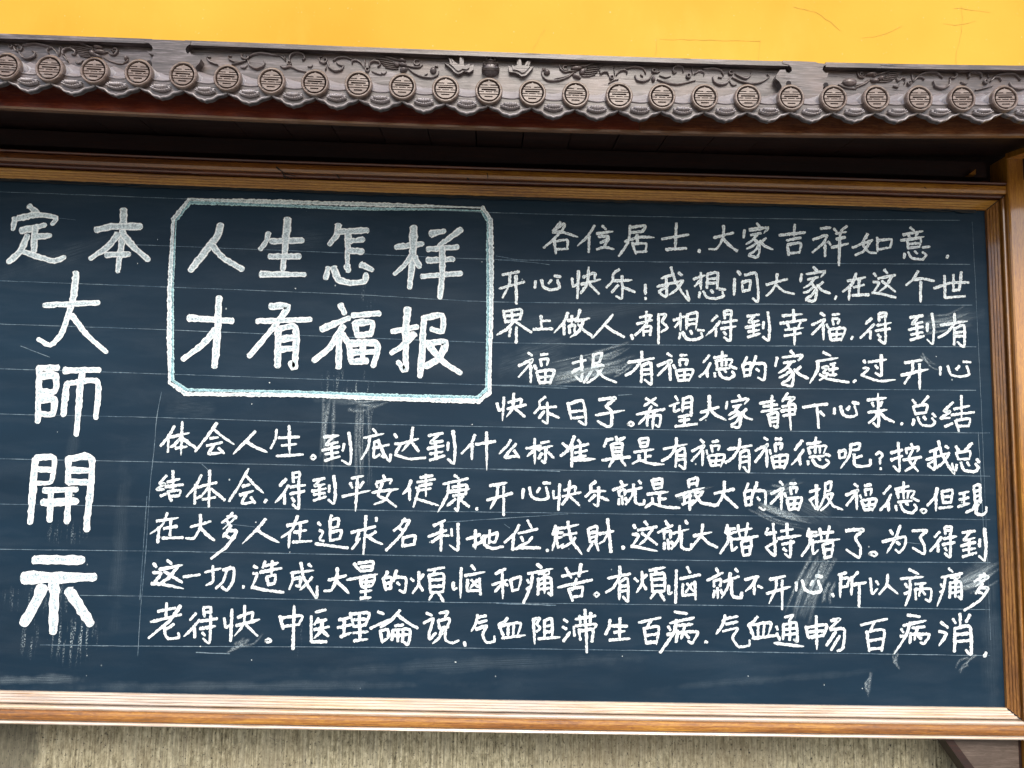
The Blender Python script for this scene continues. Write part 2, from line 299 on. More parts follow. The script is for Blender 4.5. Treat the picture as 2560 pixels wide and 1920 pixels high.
class MB:
    "collects pieces into one mesh"
    def __init__(s): s.v = []; s.f = []; s.m = []
    def add(s, v, f, m=0):
        n = len(s.v); s.v += [tuple(q) for q in v]; s.f += [tuple(i + n for i in q) for q in f]; s.m += [m] * len(f)
    def box(s, x0, x1, y0, y1, z0, z1, m=0):
        s.add([(x0, y0, z0), (x1, y0, z0), (x1, y1, z0), (x0, y1, z0), (x0, y0, z1), (x1, y0, z1), (x1, y1, z1), (x0, y1, z1)],
              [(0, 3, 2, 1), (4, 5, 6, 7), (0, 1, 5, 4), (1, 2, 6, 5), (2, 3, 7, 6), (3, 0, 4, 7)], m)
    def prism(s, poly, y0, y1, m=0):
        "poly: (x, z) outline, y0 front, y1 back"
        a = sum(poly[i][0] * poly[(i + 1) % len(poly)][1] - poly[(i + 1) % len(poly)][0] * poly[i][1] for i in range(len(poly)))
        if a < 0: poly = poly[::-1]
        n = len(poly)
        s.add([(x, y0, z) for x, z in poly] + [(x, y1, z) for x, z in poly],
              [tuple(range(n)), tuple(range(2 * n - 1, n - 1, -1))] + [(i, i + n, (i + 1) % n + n, (i + 1) % n) for i in range(n)], m)
    def lathe(s, prof, n=32, cx=0, cz=0, m=0):
        "prof: (radius, y) around the y axis"
        k = len(prof); v = []
        for i in range(n):
            a = 2 * math.pi * i / n
            v += [(cx + r * math.cos(a), y, cz + r * math.sin(a)) for r, y in prof]
        s.add(v, [(i * k + j, ((i + 1) % n) * k + j, ((i + 1) % n) * k + j + 1, i * k + j + 1) for i in range(n) for j in range(k - 1)], m)
    def ball(s, c, r, rot=0, n=10, k=6, m=0):
        ca, sa = math.cos(rot), math.sin(rot); v = []
        for j in range(k + 1):
            t = math.pi * j / k
            for i in range(n):
                a = 2 * math.pi * i / n
                x, y, z = r[0] * math.sin(t) * math.cos(a), r[1] * math.sin(t) * math.sin(a), r[2] * math.cos(t)
                v.append((c[0] + x * ca - z * sa, c[1] + y, c[2] + x * sa + z * ca))
        s.add(v, [(j * n + i, j * n + (i + 1) % n, (j + 1) * n + (i + 1) % n, (j + 1) * n + i) for j in range(k) for i in range(n)], m)
    def ridge(s, pts, w, h, y, m=0, taper=True):
        "a carved rounded ridge following pts (x, z), w half width, h height above plane y"
        P = smooth(np.array(pts, float), .004); n = len(P)
        if n < 3: P = np.array([P[0], P.mean(0), P[-1]]); n = 3
        T = np.gradient(P, axis=0); T /= np.maximum(np.linalg.norm(T, axis=1)[:, None], 1e-9); N = np.stack([-T[:, 1], T[:, 0]], 1)
        v = []; prof = [(-1, 0), (-.85, .5), (-.5, .86), (0, 1), (.5, .86), (.85, .5), (1, 0)]
        for i in range(n):
            t = i / (n - 1); k = (.45 + .55 * math.sin(math.pi * min(1, t * .85 + .12))) if taper else 1
            v += [(P[i, 0] + N[i, 0] * a * w * k, y - b * h * (.5 + .5 * k), P[i, 1] + N[i, 1] * a * w * k) for a, b in prof]
        f = [(i * 7 + j, i * 7 + j + 1, i * 7 + j + 8, i * 7 + j + 7) for i in range(n - 1) for j in range(6)]
        f += [tuple(range(6, -1, -1)), tuple(range((n - 1) * 7, n * 7))]
        s.add(v, f, m)
    def build(s, name, mat, parent=None, smooth=False, mats=None):
        return new_obj(name, s.v, s.f, mat, parent, smooth, mats, s.m)

def smooth(P, step):
    "Catmull-Rom resampling"
    if len(P) == 2:
        n = max(2, int(np.linalg.norm(P[1] - P[0]) / step) + 1); t = np.linspace(0, 1, n + 1)[:, None]
        return P[0] * (1 - t) + P[1] * t
    Q = np.vstack([2 * P[0] - P[1], P, 2 * P[-1] - P[-2]]); out = []
    for i in range(1, len(Q) - 2):
        n = max(2, int(np.linalg.norm(Q[i + 1] - Q[i]) / step) + 1)
        for t in np.linspace(0, 1, n, endpoint=False):
            a, b, c, d = Q[i - 1], Q[i], Q[i + 1], Q[i + 2]
            k = .62
            cr_ = .5 * (2 * b + (c - a) * t + (2 * a - 5 * b + 4 * c - d) * t * t + (3 * b - a - 3 * c + d) * t ** 3)
            out.append(k * cr_ + (1 - k) * (b * (1 - t) + c * t))
    out.append(Q[-2]); return np.array(out)

def sweep(name, prof, zf, xs, mat, parent=None, closed=True, xoff=None, sgn=1, smooth_=False, kd=1):
    "run a (d, y) profile along x; z = zf(x) + sgn*d; xoff(d, end) shifts the two ends for mitres"
    k = len(prof); v = []
    for i, x in enumerate(xs):
        for d, y in prof:
            xx = x
            if xoff and i == len(xs) - 1: xx = x + xoff(d) * kd
            v.append((xx, y, zf(x) + sgn * d * kd))
    f = []
    for i in range(len(xs) - 1):
        for j in range(k if closed else k - 1):
            q = (i * k + j, i * k + (j + 1) % k, (i + 1) * k + (j + 1) % k, (i + 1) * k + j)
            f.append(q)
    if closed: f += [tuple(range(k - 1, -1, -1)), tuple(range((len(xs) - 1) * k, len(xs) * k))]
    o = new_obj(name, v, f, mat, parent, smooth_)
    bm = bmesh.new(); bm.from_mesh(o.data); bmesh.ops.recalc_face_normals(bm, faces=bm.faces); bm.to_mesh(o.data); bm.free()
    return o

def thing(name, label, cat, loc):
    o = bpy.data.objects.new(name, None); COL.objects.link(o); o.location = loc; o.empty_display_size = .1
    o['label'] = label; o['category'] = cat; return o

# ---------------------------------------------------------------- materials
class NT:
    def __init__(s, name):
        s.m = bpy.data.materials.new(name); s.m.use_nodes = True; s.t = s.m.node_tree; s.b = s.t.nodes['Principled BSDF']
        s.co = s.n('ShaderNodeTexCoord').outputs['Object']
    def n(s, t, **k):
        x = s.t.nodes.new(t)
        for a, b in k.items(): setattr(x, a, b)
        return x
    def l(s, a, b):
        if hasattr(a, 'links') or hasattr(a, 'is_output'): s.t.links.new(a, b)
        else: b.default_value = a
    def map(s, sc=(1, 1, 1), loc=(0, 0, 0), rot=(0, 0, 0), src=None):
        m = s.n('ShaderNodeMapping'); s.l(src or s.co, m.inputs[0]); m.inputs['Scale'].default_value = sc
        m.inputs['Location'].default_value = loc; m.inputs['Rotation'].default_value = rot; return m.outputs[0]
    def noise(s, vec, scale, detail=4, rough=.55, dist=0):
        x = s.n('ShaderNodeTexNoise'); s.l(vec, x.inputs['Vector']); x.inputs['Scale'].default_value = scale
        x.inputs['Detail'].default_value = detail; x.inputs['Roughness'].default_value = rough; x.inputs['Distortion'].default_value = dist
        return x.outputs['Fac']
    def ramp(s, fac, *stops):
        x = s.n('ShaderNodeValToRGB'); s.l(fac, x.inputs[0]); e = x.color_ramp.elements
        while len(e) < len(stops): e.new(.5)
        for q, (p, c) in zip(e, stops): q.position = p; q.color = tuple(c) + (1,) if len(c) == 3 else c
        return x.outputs[0]
    def rr(s, fac, a, b, c=0, d=1):
        x = s.n('ShaderNodeMapRange'); s.l(fac, x.inputs[0]); x.clamp = True
        for i, q in enumerate((a, b, c, d)): x.inputs[i + 1].default_value = q
        return x.outputs[0]
    def mix(s, f, a, b, mode='MIX'):
        x = s.n('ShaderNodeMix', data_type='RGBA', blend_type=mode); s.l(f, x.inputs[0])
        s.l(a if not isinstance(a, tuple) else a + (1,), x.inputs[6]); s.l(b if not isinstance(b, tuple) else b + (1,), x.inputs[7]); return x.outputs[2]
    def math(s, op, a, b=0, c=0):
        x = s.n('ShaderNodeMath', operation=op); s.l(a, x.inputs[0]); s.l(b, x.inputs[1]); s.l(c, x.inputs[2]); return x.outputs[0]
    def bump(s, h, st, dist):
        x = s.n('ShaderNodeBump'); s.l(h, x.inputs['Height']); x.inputs['Strength'].default_value = st; x.inputs['Distance'].default_value = dist
        s.l(x.outputs[0], s.b.inputs['Normal']); return x
    def out(s, col=None, rough=None, coat=0, spec=None, coatr=.12):
        if col is not None: s.l(col if not isinstance(col, tuple) else col + (1,), s.b.inputs['Base Color'])
        if rough is not None: s.l(rough, s.b.inputs['Roughness'])
        if coat: s.b.inputs['Coat IOR'].default_value = 1.9 if coat > .55 else 1.5; s.b.inputs['Coat Weight'].default_value = coat; s.b.inputs['Coat Roughness'].default_value = coatr
        if spec is not None: s.b.inputs['Specular IOR Level'].default_value = spec
        return s.m

def varnished(name, dark, mid, light, axis='x', coat=.7, wear=.14, rough=.35, coatr=.10, seed=0, grad=None):
    n = NT(name)
    sc = {'x': (.9, 12, 12), 'z': (12, 12, .9)}[axis]; sf = {'x': (9, 260, 260), 'z': (260, 260, 9)}[axis]; sk_ = {'x': (34, 150, 150), 'z': (150, 150, 34)}[axis]
    g1 = n.noise(n.map(sc, (seed, seed * .7, 0)), 2.2, 5, .6, .4); g2 = n.noise(n.map(sf, (0, seed, 0)), 1.6, 4, .65, .3); g3 = n.noise(n.map(sk_, (seed, 2, 0)), 1.5, 3, .6, 1.2)
    g = n.math('ADD', n.math('MULTIPLY', g1, .42), n.math('ADD', n.math('MULTIPLY', g2, .33), n.math('MULTIPLY', g3, .25)))
    col = n.ramp(g, (.38, dark), (.5, mid), (.62, light))
    if grad:                                                              # the left boards are redder, the right ones more golden
        gx = n.n('ShaderNodeSeparateXYZ'); n.l(n.co, gx.inputs[0])
        gk = n.rr(n.math('ADD', gx.outputs[0], n.math('MULTIPLY', g1, .5)), grad[0], grad[1])
        col = n.mix(gk, n.ramp(g, (.38, grad[2]), (.5, grad[3]), (.62, grad[4])), col)
    blot = n.rr(n.noise(n.map({'x': (1, 6, 6), 'z': (6, 6, 1)}[axis], (3 + seed, 0, 1)), 2.5, 4), .45, .75)
    col = n.mix(n.math('MULTIPLY', blot, wear), col, tuple(c * 1.5 + .02 for c in light))
    dk = n.rr(n.noise(n.map(sf, (9, seed, 4)), .7, 5, .7), .62, .72)
    col = n.mix(n.math('MULTIPLY', dk, .7), col, tuple(c * .3 for c in dark))
    n.bump(g, .35, .002)
    return n.out(col, n.rr(g2, .3, .7, rough, rough + .2), coat, coatr=coatr)

M = {}
M['rail'] = varnished('varnished_wood_gold', (.09, .025, .003), (.32, .120, .009), (.55, .27, .025), grad=(-.7, .7, (.06, .012, .002), (.19, .050, .005), (.36, .125, .014)), coat=.9, coatr=.12)
M['rail_in'] = varnished('varnished_wood_inner', (.13, .045, .005), (.38, .165, .016), (.58, .31, .042), seed=21, rough=.3)
M['rail_red'] = varnished('varnished_wood_red', (.03, .006, .002), (.08, .016, .004), (.18, .05, .010), seed=3)
M['post'] = varnished('varnished_wood_post', (.12, .038, .004), (.34, .130, .010), (.52, .24, .024), axis='z', seed=5)
M['side'] = varnished('varnished_wood_side', (.07, .022, .005), (.22, .085, .012), (.42, .20, .035), axis='z', seed=8)
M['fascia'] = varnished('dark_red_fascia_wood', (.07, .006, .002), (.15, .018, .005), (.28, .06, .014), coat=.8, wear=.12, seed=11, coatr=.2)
M['fascia_lit'] = varnished('lit_fascia_wood', (.07, .014, .004), (.19, .055, .016), (.36, .15, .05), coat=.8, wear=.3, seed=12, coatr=.2)  # reflected light on the right part, put into a browner copy of the wood
M['trim'] = varnished('brown_trim_wood', (.10, .045, .02), (.16, .075, .032), (.24, .12, .055), coat=.15, wear=.1, rough=.5, seed=13)
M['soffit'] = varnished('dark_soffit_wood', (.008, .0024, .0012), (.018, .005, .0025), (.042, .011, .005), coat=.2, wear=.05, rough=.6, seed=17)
M['bracket'] = varnished('bracket_wood', (.045, .032, .024), (.085, .062, .048), (.15, .115, .095), coat=.15, wear=.3, rough=.55, seed=19)

def sky_sheen(name, cover, seed, wood=((.12, .042, .005), (.32, .145, .018), (.54, .31, .055)), ct=.8):
    "varnished wood with sky reflections painted in as pale streaks over worn varnish"
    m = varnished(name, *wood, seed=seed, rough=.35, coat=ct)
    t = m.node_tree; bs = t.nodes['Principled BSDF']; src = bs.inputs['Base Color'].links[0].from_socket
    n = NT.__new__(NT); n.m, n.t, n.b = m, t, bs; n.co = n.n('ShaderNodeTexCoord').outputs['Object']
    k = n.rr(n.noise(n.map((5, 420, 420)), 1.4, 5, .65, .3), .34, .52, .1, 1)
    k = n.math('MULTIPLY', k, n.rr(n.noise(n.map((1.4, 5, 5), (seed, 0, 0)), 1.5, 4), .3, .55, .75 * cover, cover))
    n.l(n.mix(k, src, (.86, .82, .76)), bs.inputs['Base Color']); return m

def weathered(name, a, b, c, s=0):
    n = NT(name)
    oi = n.n('ShaderNodeObjectInfo').outputs['Random']
    off = n.n('ShaderNodeVectorMath', operation='SCALE'); off.inputs[0].default_value = (7, 3, 5); n.l(oi, off.inputs['Scale'])
    ad = n.n('ShaderNodeVectorMath', operation='ADD'); n.l(n.co, ad.inputs[0]); n.l(off.outputs[0], ad.inputs[1]); v = ad.outputs[0]
    g1 = n.noise(n.map((5, 60, 60), (s, 0, 0), src=v), 2, 6, .65, .8); g2 = n.noise(n.map((18, 260, 260), src=v), 1.5, 4, .7)
    g = n.math('ADD', n.math('MULTIPLY', g1, .6), n.math('MULTIPLY', g2, .4))
    col = n.ramp(g, (.36, a), (.5, b), (.64, c))
    st = n.rr(n.noise(n.map((3, 8, 8), (s, 4, 2)), 2.5, 4), .5, .72)
    col = n.mix(n.math('MULTIPLY', st, .45), col, (.16, .10, .075))
    crack = n.rr(n.noise(n.map((10, 330, 330), (2, s, 0), src=v), .8, 4, .7), .60, .68)
    col = n.mix(n.math('MULTIPLY', crack, .75), col, (.02, .014, .014))
    h = n.math('SUBTRACT', g, n.math('MULTIPLY', crack, .6)); n.bump(h, .6, .0015)
    return n.out(col, n.rr(g2, .3, .7, .28, .5),   .5, .5, .28)
M['carve'] = weathered('weathered_carved_wood', (.010, .006, .005), (.046, .033, .031), (.17, .145, .155))
M['relief'] = weathered('weathered_relief_wood', (.024, .015, .013), (.080, .062, .060), (.22, .19, .195), 3)
M['disc'] = weathered('weathered_disc_wood', (.055, .030, .020), (.145, .100, .078), (.27, .22, .195), 6)
M['tube'] = weathered('weathered_tube_wood', (.34, .32, .32), (.52, .50, .51), (.66, .65, .68), 12)
M['lotus'] = weathered('weathered_lotus_wood', (.20, .18, .18), (.38, .36, .38), (.58, .56, .60), 15)
M['tile'] = weathered('weathered_tile_wood', (.13, .11, .11), (.24, .22, .23), (.40, .38, .41), 9)
n = NT('dark_recess'); M['recess'] = n.out((.012, .009, .010), .9)

# slate with dust, smears and drips where the photograph has them
n = NT('blackboard_paint')
sep = n.n('ShaderNodeSeparateXYZ'); n.l(n.co, sep.inputs[0])
base = n.ramp(n.noise(n.map((1, 1, 2.5)), 2.2, 5), (.3, (.0033, .0168, .034)), (.7, (.0054, .0245, .048)))
fine = n.noise(n.map((1, 1, 1.3)), 420, 2, .6)
dust = n.rr(n.noise(n.map((1.2, 1, 6)), 3.5, 6, .65, .4), .45, .8, 0, .055)
col = n.mix(n.math('MULTIPLY', dust, n.rr(fine, .3, .7, .4, 1)), base, (.34, .40, .45))
col = n.mix(n.math('MULTIPLY', n.rr(fine, .55, .85), .025), col, (.3, .36, .4))
SM = [  # px, py, half width px, half height px, angle deg (0 = horizontal streaks), strength
    (1430, 925, 120, 34, 12, .12), (1330, 890, 90, 40, 20, .08), (2020, 1480, 34, 70, 72, .13), (2370, 800, 90, 24, 8, .10), (2030, 1275, 80, 30, -28, .10), (2435, 1440, 60, 26, 28, .2),
    (860, 1000, 70, 12, 0, .16), (70, 1700, 130, 12, 2, .22), (640, 1715, 500, 12, 1, .09),
    (180, 1150, 16, 130, 90, .05), (300, 1350, 20, 200, 90, .05), (1500, 780, 250, 20, 10, .05), (1200, 1660, 400, 18, 3, .07),
    (2475, 1560, 26, 230, 90, .06), (470, 1020, 60, 30, 0, .05), (1900, 1700, 300, 10, 5, .06), (150, 640, 160, 30, 20, .05), (770, 600, 200, 30, 8, .05)]
m_all = None
for (px, py, hw, hh, ang, st) in SM:
    c = at(px, py); a = math.radians(ang)
    if abs(ang) >= 45: hw, hh = max(hw, hh), min(hw, hh)
    rx, rz = hw / 1012, hh / 1012
    mp = n.n('ShaderNodeMapping', vector_type='TEXTURE'); n.l(n.co, mp.inputs[0])
    mp.inputs['Location'].default_value = (c.x, 0, c.z); mp.inputs['Rotation'].default_value = (0, -a, 0); mp.inputs['Scale'].default_value = (rx, 1, rz)
    ln = n.n('ShaderNodeVectorMath', operation='LENGTH'); n.l(mp.outputs[0], ln.inputs[0])
    wob = n.noise(n.map((1, 1, 1), (px * .01, 0, 0)), 16, 3, .6)
    k = n.rr(n.math('ADD', ln.outputs['Value'], n.math('MULTIPLY', n.math('SUBTRACT', wob, .5), 2.2)), .1, 1.05, 1, 0)
    stv = n.n('ShaderNodeVectorMath', operation='MULTIPLY'); n.l(mp.outputs[0], stv.inputs[0]); stv.inputs[1].default_value = (1.3, 1, 19 if hh > 9 else 6)
    k = n.math('MULTIPLY', k, n.rr(n.noise(stv.outputs[0], 1.3 + abs(px % 7) * .1, 4, .65, .5), .40, .66, 0, min(.9, st * 1.7)))
    m_all = k if m_all is None else n.math('MAXIMUM', m_all, k)
m_all = n.math('MULTIPLY', m_all, n.rr(fine, .35, .6, .55, 1))
col = n.mix(m_all, col, (.55, .66, .70))
# powder that ran down below the large characters
for (px, py, hw, hh, st) in [(182, 1590, 70, 75, .8), (75, 1590, 26, 60, .8), (105, 1500, 110, 45, .5), (870, 960, 80, 45, .8), (915, 1090, 30, 160, .45), (915, 760, 30, 60, .4), (165, 1330, 60, 35, .45), (750, 1600, 10, 50, .3)]:
    c = at(px, py); mp = n.n('ShaderNodeMapping', vector_type='TEXTURE'); n.l(n.co, mp.inputs[0])
    mp.inputs['Location'].default_value = (c.x, 0, c.z); mp.inputs['Scale'].default_value = (hw / 1012, 1, hh / 1012)
    ln = n.n('ShaderNodeVectorMath', operation='LENGTH'); n.l(mp.outputs[0], ln.inputs[0])
    k = n.rr(ln.outputs['Value'], .3, 1, 1, 0)
    s1 = n.rr(n.noise(n.map((130, 1, 9)), 1.0, 2, .5), .54, .66); s2 = n.rr(n.noise(n.map((1, 1, .7)), 330, 2, .6), .50, .60)
    k = n.math('MULTIPLY', n.math('MULTIPLY', k, s1), n.math('MULTIPLY', s2, st * .8))
    col = n.mix(k, col, (.6, .72, .76))
dots = n.n('ShaderNodeTexVoronoi'); n.l(n.map((1, 1, .8)), dots.inputs['Vector']); dots.inputs['Scale'].default_value = 26
dk = n.math('MULTIPLY', n.rr(dots.outputs['Distance'], .035, .06, 1, 0), n.rr(n.noise(n.map(), 9, 2), .56, .6))
col = n.mix(n.math('MULTIPLY', dk, .7), col, (.6, .68, .7))
n.bump(fine, .12, .0006)
M['slate'] = n.out(col, .6, 0, .18)

def chalk_mat(name, c_in, c_edge, lo, hi, cover, big=0):
    n = NT(name)
    uv = n.n('ShaderNodeUVMap'); uv.uv_map = 'UVMap'; s = n.n('ShaderNodeSeparateXYZ'); n.l(uv.outputs[0], s.inputs[0])
    e = n.math('ABSOLUTE', s.outputs[0])                                # 0 centre line .. 1 rim
    g = n.noise(n.map((1, 1, 1)), 240 if big else 330, 4, .75); g2 = n.noise(n.map((1, 1, 1)), 90, 3, .6)
    st = n.noise(n.map((1, 1, 1)), 1400, 1, .5)
    gg = n.math('ADD', n.math('MULTIPLY', g, .6), n.math('ADD', n.math('MULTIPLY', g2, .2), n.math('MULTIPLY', st, .2)))
    gg = n.math('ADD', gg, n.rr(e, .5, .82, 0, .10)); gg = n.math('SUBTRACT', gg, n.rr(e, .86, 1.0, 0, .16))
    k = n.rr(gg, lo, hi, cover, 1)
    tone = n.mix(n.rr(e, .45, .8), c_in, c_edge)
    col = n.mix(k, (.05, .11, .16), tone)
    return n.out(col, .9, 0, .1)
M['chalk'] = chalk_mat('white_chalk', (.78, .86, .88), (.88, .94, .95), .385, .54, .18)
M['chalk_big'] = chalk_mat('white_chalk_scribbled', (.76, .88, .91), (.92, .96, .96), .39, .57, .22, 1)
M['chalk_blue'] = chalk_mat('pale_blue_chalk', (.42, .72, .78), (.60, .84, .86), .42, .60, .12, 1)
n = NT('thin_chalk_line')
g = n.noise(n.map((1, 1, 1)), 160, 4, .7); g2 = n.noise(n.map((1, 1, 1)), 7, 3, .6)
k = n.rr(n.math('ADD', n.math('MULTIPLY', g, .55), n.math('MULTIPLY', g2, .45)), .42, .66, .06, .5)
M['rule'] = n.out(n.mix(k, (.03, .07, .115), (.50, .62, .68)), .9, 0, .1)

# walls
n = NT('yellow_limewash')
a = n.noise(n.map(), 1.1, 4, .5); b = n.noise(n.map(), 60, 3, .6)
col = n.mix(n.rr(a, .35, .65), (.57, .315, .032), (.67, .41, .060))
col = n.mix(n.rr(n.noise(n.map((1, 1, .4)), 5, 5, .6), .55, .8, 0, .25), col, (.72, .52, .12))
col = n.mix(n.math('MULTIPLY', n.rr(n.noise(n.map(), 120, 2), .70, .76), .5), col, (.88, .80, .6))
n.bump(b, .15, .002); M['plaster'] = n.out(col, .85, 0, .2)
n = NT('crack'); M['crack'] = n.out((.50, .31, .05), .95)
n = NT('combed_stone')
v1 = n.noise(n.map((220, 1, 9)), 1.0, 4, .65); v2 = n.noise(n.map((60, 1, 2)), 1.0, 3, .6); p = n.noise(n.map((1, 1, .45)), 150, 5, .7)
h = n.math('ADD', n.math('MULTIPLY', v1, .5), n.math('MULTIPLY', p, .5))
col = n.ramp(h, (.37, (.07, .062, .038)), (.5, (.28, .255, .165)), (.62, (.55, .51, .36)))
col = n.mix(n.rr(v2, .45, .7, 0, .35), col, (.42, .405, .31))
col = n.mix(n.rr(n.noise(n.map(), 3.2, 5, .6), .45, .65, 0, .45), col, (.24, .20, .13))
pits = n.rr(n.noise(n.map((1, 1, .7)), 190, 3, .7), .60, .68); col = n.mix(pits, col, (.04, .035, .03))
sp_ = n.n('ShaderNodeSeparateXYZ'); n.l(n.co, sp_.inputs[0]); xe = at(88, 1880, .06).x
edge = n.math('ADD', sp_.outputs[0], n.math('MULTIPLY', n.noise(n.map(), 28, 4), .05)); edge = n.rr(edge, xe + .018, xe + .032, 1, 0)
col = n.mix(n.math('MULTIPLY', edge, .62), col, (.075, .075, .06))
n.bump(h, .9, .004); M['stone'] = n.out(col, .85, 0, .3)
n = NT('pale_paving'); g = n.noise(n.map(), 6, 5); M['paving'] = n.out(n.ramp(g, (.3, (.11, .105, .095)), (.7, (.16, .15, .14))), .8)

# ---------------------------------------------------------------- setting
o = new_obj('pavement', [(-15, -25, 0), (15, -25, 0), (15, 1, 0), (-15, 1, 0)], [(0, 1, 2, 3)], M['paving']); o['kind'] = 'structure'
WY, PY = .10, .07
b = MB(); b.box(-7, 7, WY, WY + .3, 0, 4.6)
wall = b.build('plaster_wall', M['plaster']); wall['label'] = 'yellow limewashed wall rising behind the carved eave'; wall['category'] = 'wall'
b = MB(); b.box(-7, 7, PY, WY - .002, 0, 1.02)
stone = b.build('stone_wall', M['stone']); stone['label'] = 'grey combed stone wall under the notice board'; stone['category'] = 'wall'
def line_mesh(pts, wpx, Y, name, mat, parent, jag=0, lift=0):
    P = np.array([[at(a, c, Y).x, at(a, c, Y).z] for a, c in pts]); P = smooth(P, .02)
    if jag: P = P + rng.normal(0, jag, P.shape)
    T = np.gradient(P, axis=0); T /= np.linalg.norm(T, axis=1)[:, None]; N = np.stack([-T[:, 1], T[:, 0]], 1); h = wpx / 2 / F * (D + Y)
    hw = h * (1 + .4 * rng.normal(0, 1, len(P)).clip(-1, 1))[:, None] if jag else h
    A, B = P + N * hw, P - N * hw; k = len(P)
    return new_obj(name, [(p[0], Y - lift, p[1]) for p in A] + [(p[0], Y - lift, p[1]) for p in B], [(i, i + 1, k + i + 1, k + i) for i in range(k - 1)], mat, parent)
for pts in [[(1650, 98), (1900, 103)], [(1642, 98), (1638, 140)], [(1900, 103), (1895, 170)], [(2155, 95), (2200, 90), (2228, 78)], [(2228, 80), (2255, 66)], [(2405, 15), (2403, 80), (2392, 130), (2390, 160)], [(2385, 20), (2475, 30)],
            [(1340, 112), (1352, 90), (1362, 75)], [(1330, 128), (1340, 112)], [(1985, 18), (2040, 32), (2075, 55), (2100, 78)], [(2360, 60), (2400, 62), (2440, 52)]]:
    line_mesh(pts, .8, WY, 'crack', M['crack'], wall, .0012, .0008)

# ---------------------------------------------------------------- notice board
board = thing('notice_board', 'blackboard covered in white Chinese chalk writing, framed in varnished wood under a carved tiled eave', 'notice board', (0, 0, 0))
top_in = curve([(0, 447), (430, 465), (830, 479), (1280, 494), (1630, 504), (2100, 515), (2463, 528)], 0)
bot_in = curve([(0, 1725), (640, 1738), (1280, 1750), (1859, 1759), (2507, 1768)], 0)
XR = (at(2464, 540, 0).x + at(2510, 1760, 0).x) / 2
XL = -2.35
xs = list(np.linspace(XL, XR, 48))
sl = MB(); sl.box(XL, XR + .03, 0, .03, bot_in(0) - .05, top_in(XL) + .012)
slate = sl.build('blackboard', M['slate'], board)

ribs = [(0, .01), (0, -.006)]
for k_ in range(4):
    d_ = .0004 + k_ * .0054
    ribs += [(d_, -.0065 - d_ * .9), (d_ + .0042, -.0065 - (d_ + .0042) * .9), (d_ + .0046, -.0045 - d_ * .9 - .004), (d_ + .0051, -.0045 - d_ * .9 - .0045)]
ribs += [(.0222, -.0275), (.0225, -.026)]
mold = [(.0225, -.012), (.0262, -.012), (.0262, -.031), (.0275, -.0335), (.031, -.0345), (.0345, -.0335), (.036, -.031), (.037, -.031)]
flat = [(.037, -.0375), (.0385, -.039), (.046, -.0405), (.054, -.0405), (.0605, -.039), (.0608, -.031), (.0638, -.031), (.0642, -.040), (.068, -.042), (.071, -.040), (.072, -.037), (.072, .01)]
full = ribs + mold + flat
M['sky_sheen'] = sky_sheen('sky_sheen_ledge', .60, 31); M['sky_sheen2'] = sky_sheen('sky_sheen_rail', .03, 37, ((.08, .020, .002), (.27, .095, .008), (.50, .24, .025)), .45)  # sky highlights of the up-facing bottom mouldings, painted as pale streaks
KD = .87
def split_rail(zf, s):
    lo = s < 0; e = .0002
    sweep('moulding_strip', ribs + [(.0225, .01)], zf, xs, M['sky_sheen' if lo else 'rail_in'], board, sgn=s, kd=KD, xoff=lambda d: d)
    sweep('moulding_groove', [(.0227, .01), (.0227, -.012), (.0262, -.012), (.0262, .01)], zf, xs, M['rail_red'], board, sgn=s, kd=KD, xoff=lambda d: d)
    sweep('moulding_bead', [(.0264, .01), (.0264, -.031)] + [(d + e, y) for d, y in mold[3:]] + [(.0372, .01)], zf, xs, M['sky_sheen' if lo else 'rail_red'], board, sgn=s, kd=KD, xoff=lambda d: d)
    sweep('frame_rail', [(.0374, .01)] + [(d + 2 * e, y) for d, y in flat[:6]] + [(.0612, .01)], zf, xs, M['sky_sheen2' if lo else 'rail'], board, sgn=s, kd=KD, xoff=lambda d: .0368)
    sweep('frame_lip', [(.0614, .01), (.0614, -.031), (.0638, -.031), (.0642, -.040), (.065, -.0415), (.068, -.043), (.071, -.0415), (.072, -.038), (.072, .01)], zf, xs, M['sky_sheen' if lo else 'rail_red'], board, sgn=s, kd=KD, xoff=lambda d: .0368)
split_rail(top_in, 1); split_rail(bot_in, -1)

# right side moulding (mitred) and post
zt, zb = top_in(XR), bot_in(XR)
def vsweep(name, prof, mat, m=True):
    k = len(prof); N = 14; v = []
    for i in range(N + 1):
        t = i / N
        for d, y in prof:
            z0, z1 = zb - (d * KD if m else 0), zt + (d * KD if m else 0)
            v.append((XR + d * KD, y, z0 + (z1 - z0) * t))
    f = [(i * k + j, i * k + (j + 1) % k, (i + 1) * k + (j + 1) % k, (i + 1) * k + j) for i in range(N) for j in range(k)]
    f += [tuple(range(k)), tuple(range(N * k, (N + 1) * k))]
    o = new_obj(name, v, f, mat, board)
    bm = bmesh.new(); bm.from_mesh(o.data); bmesh.ops.recalc_face_normals(bm, faces=bm.faces); bm.to_mesh(o.data); bm.free(); return o
g = .0012
vsweep('side_moulding_strip', [(max(0, d), y - g) for d, y in ribs] + [(.0225, .012)], M['side'])
vsweep('side_moulding_bead', [(.0227, .012)] + [(d + .0002, y - g) for d, y in mold] + [(.037, .012)], M['side'])
x0, x1 = XR + .0374 * KD, at(2575, 722, -.05).x
pt = MB()
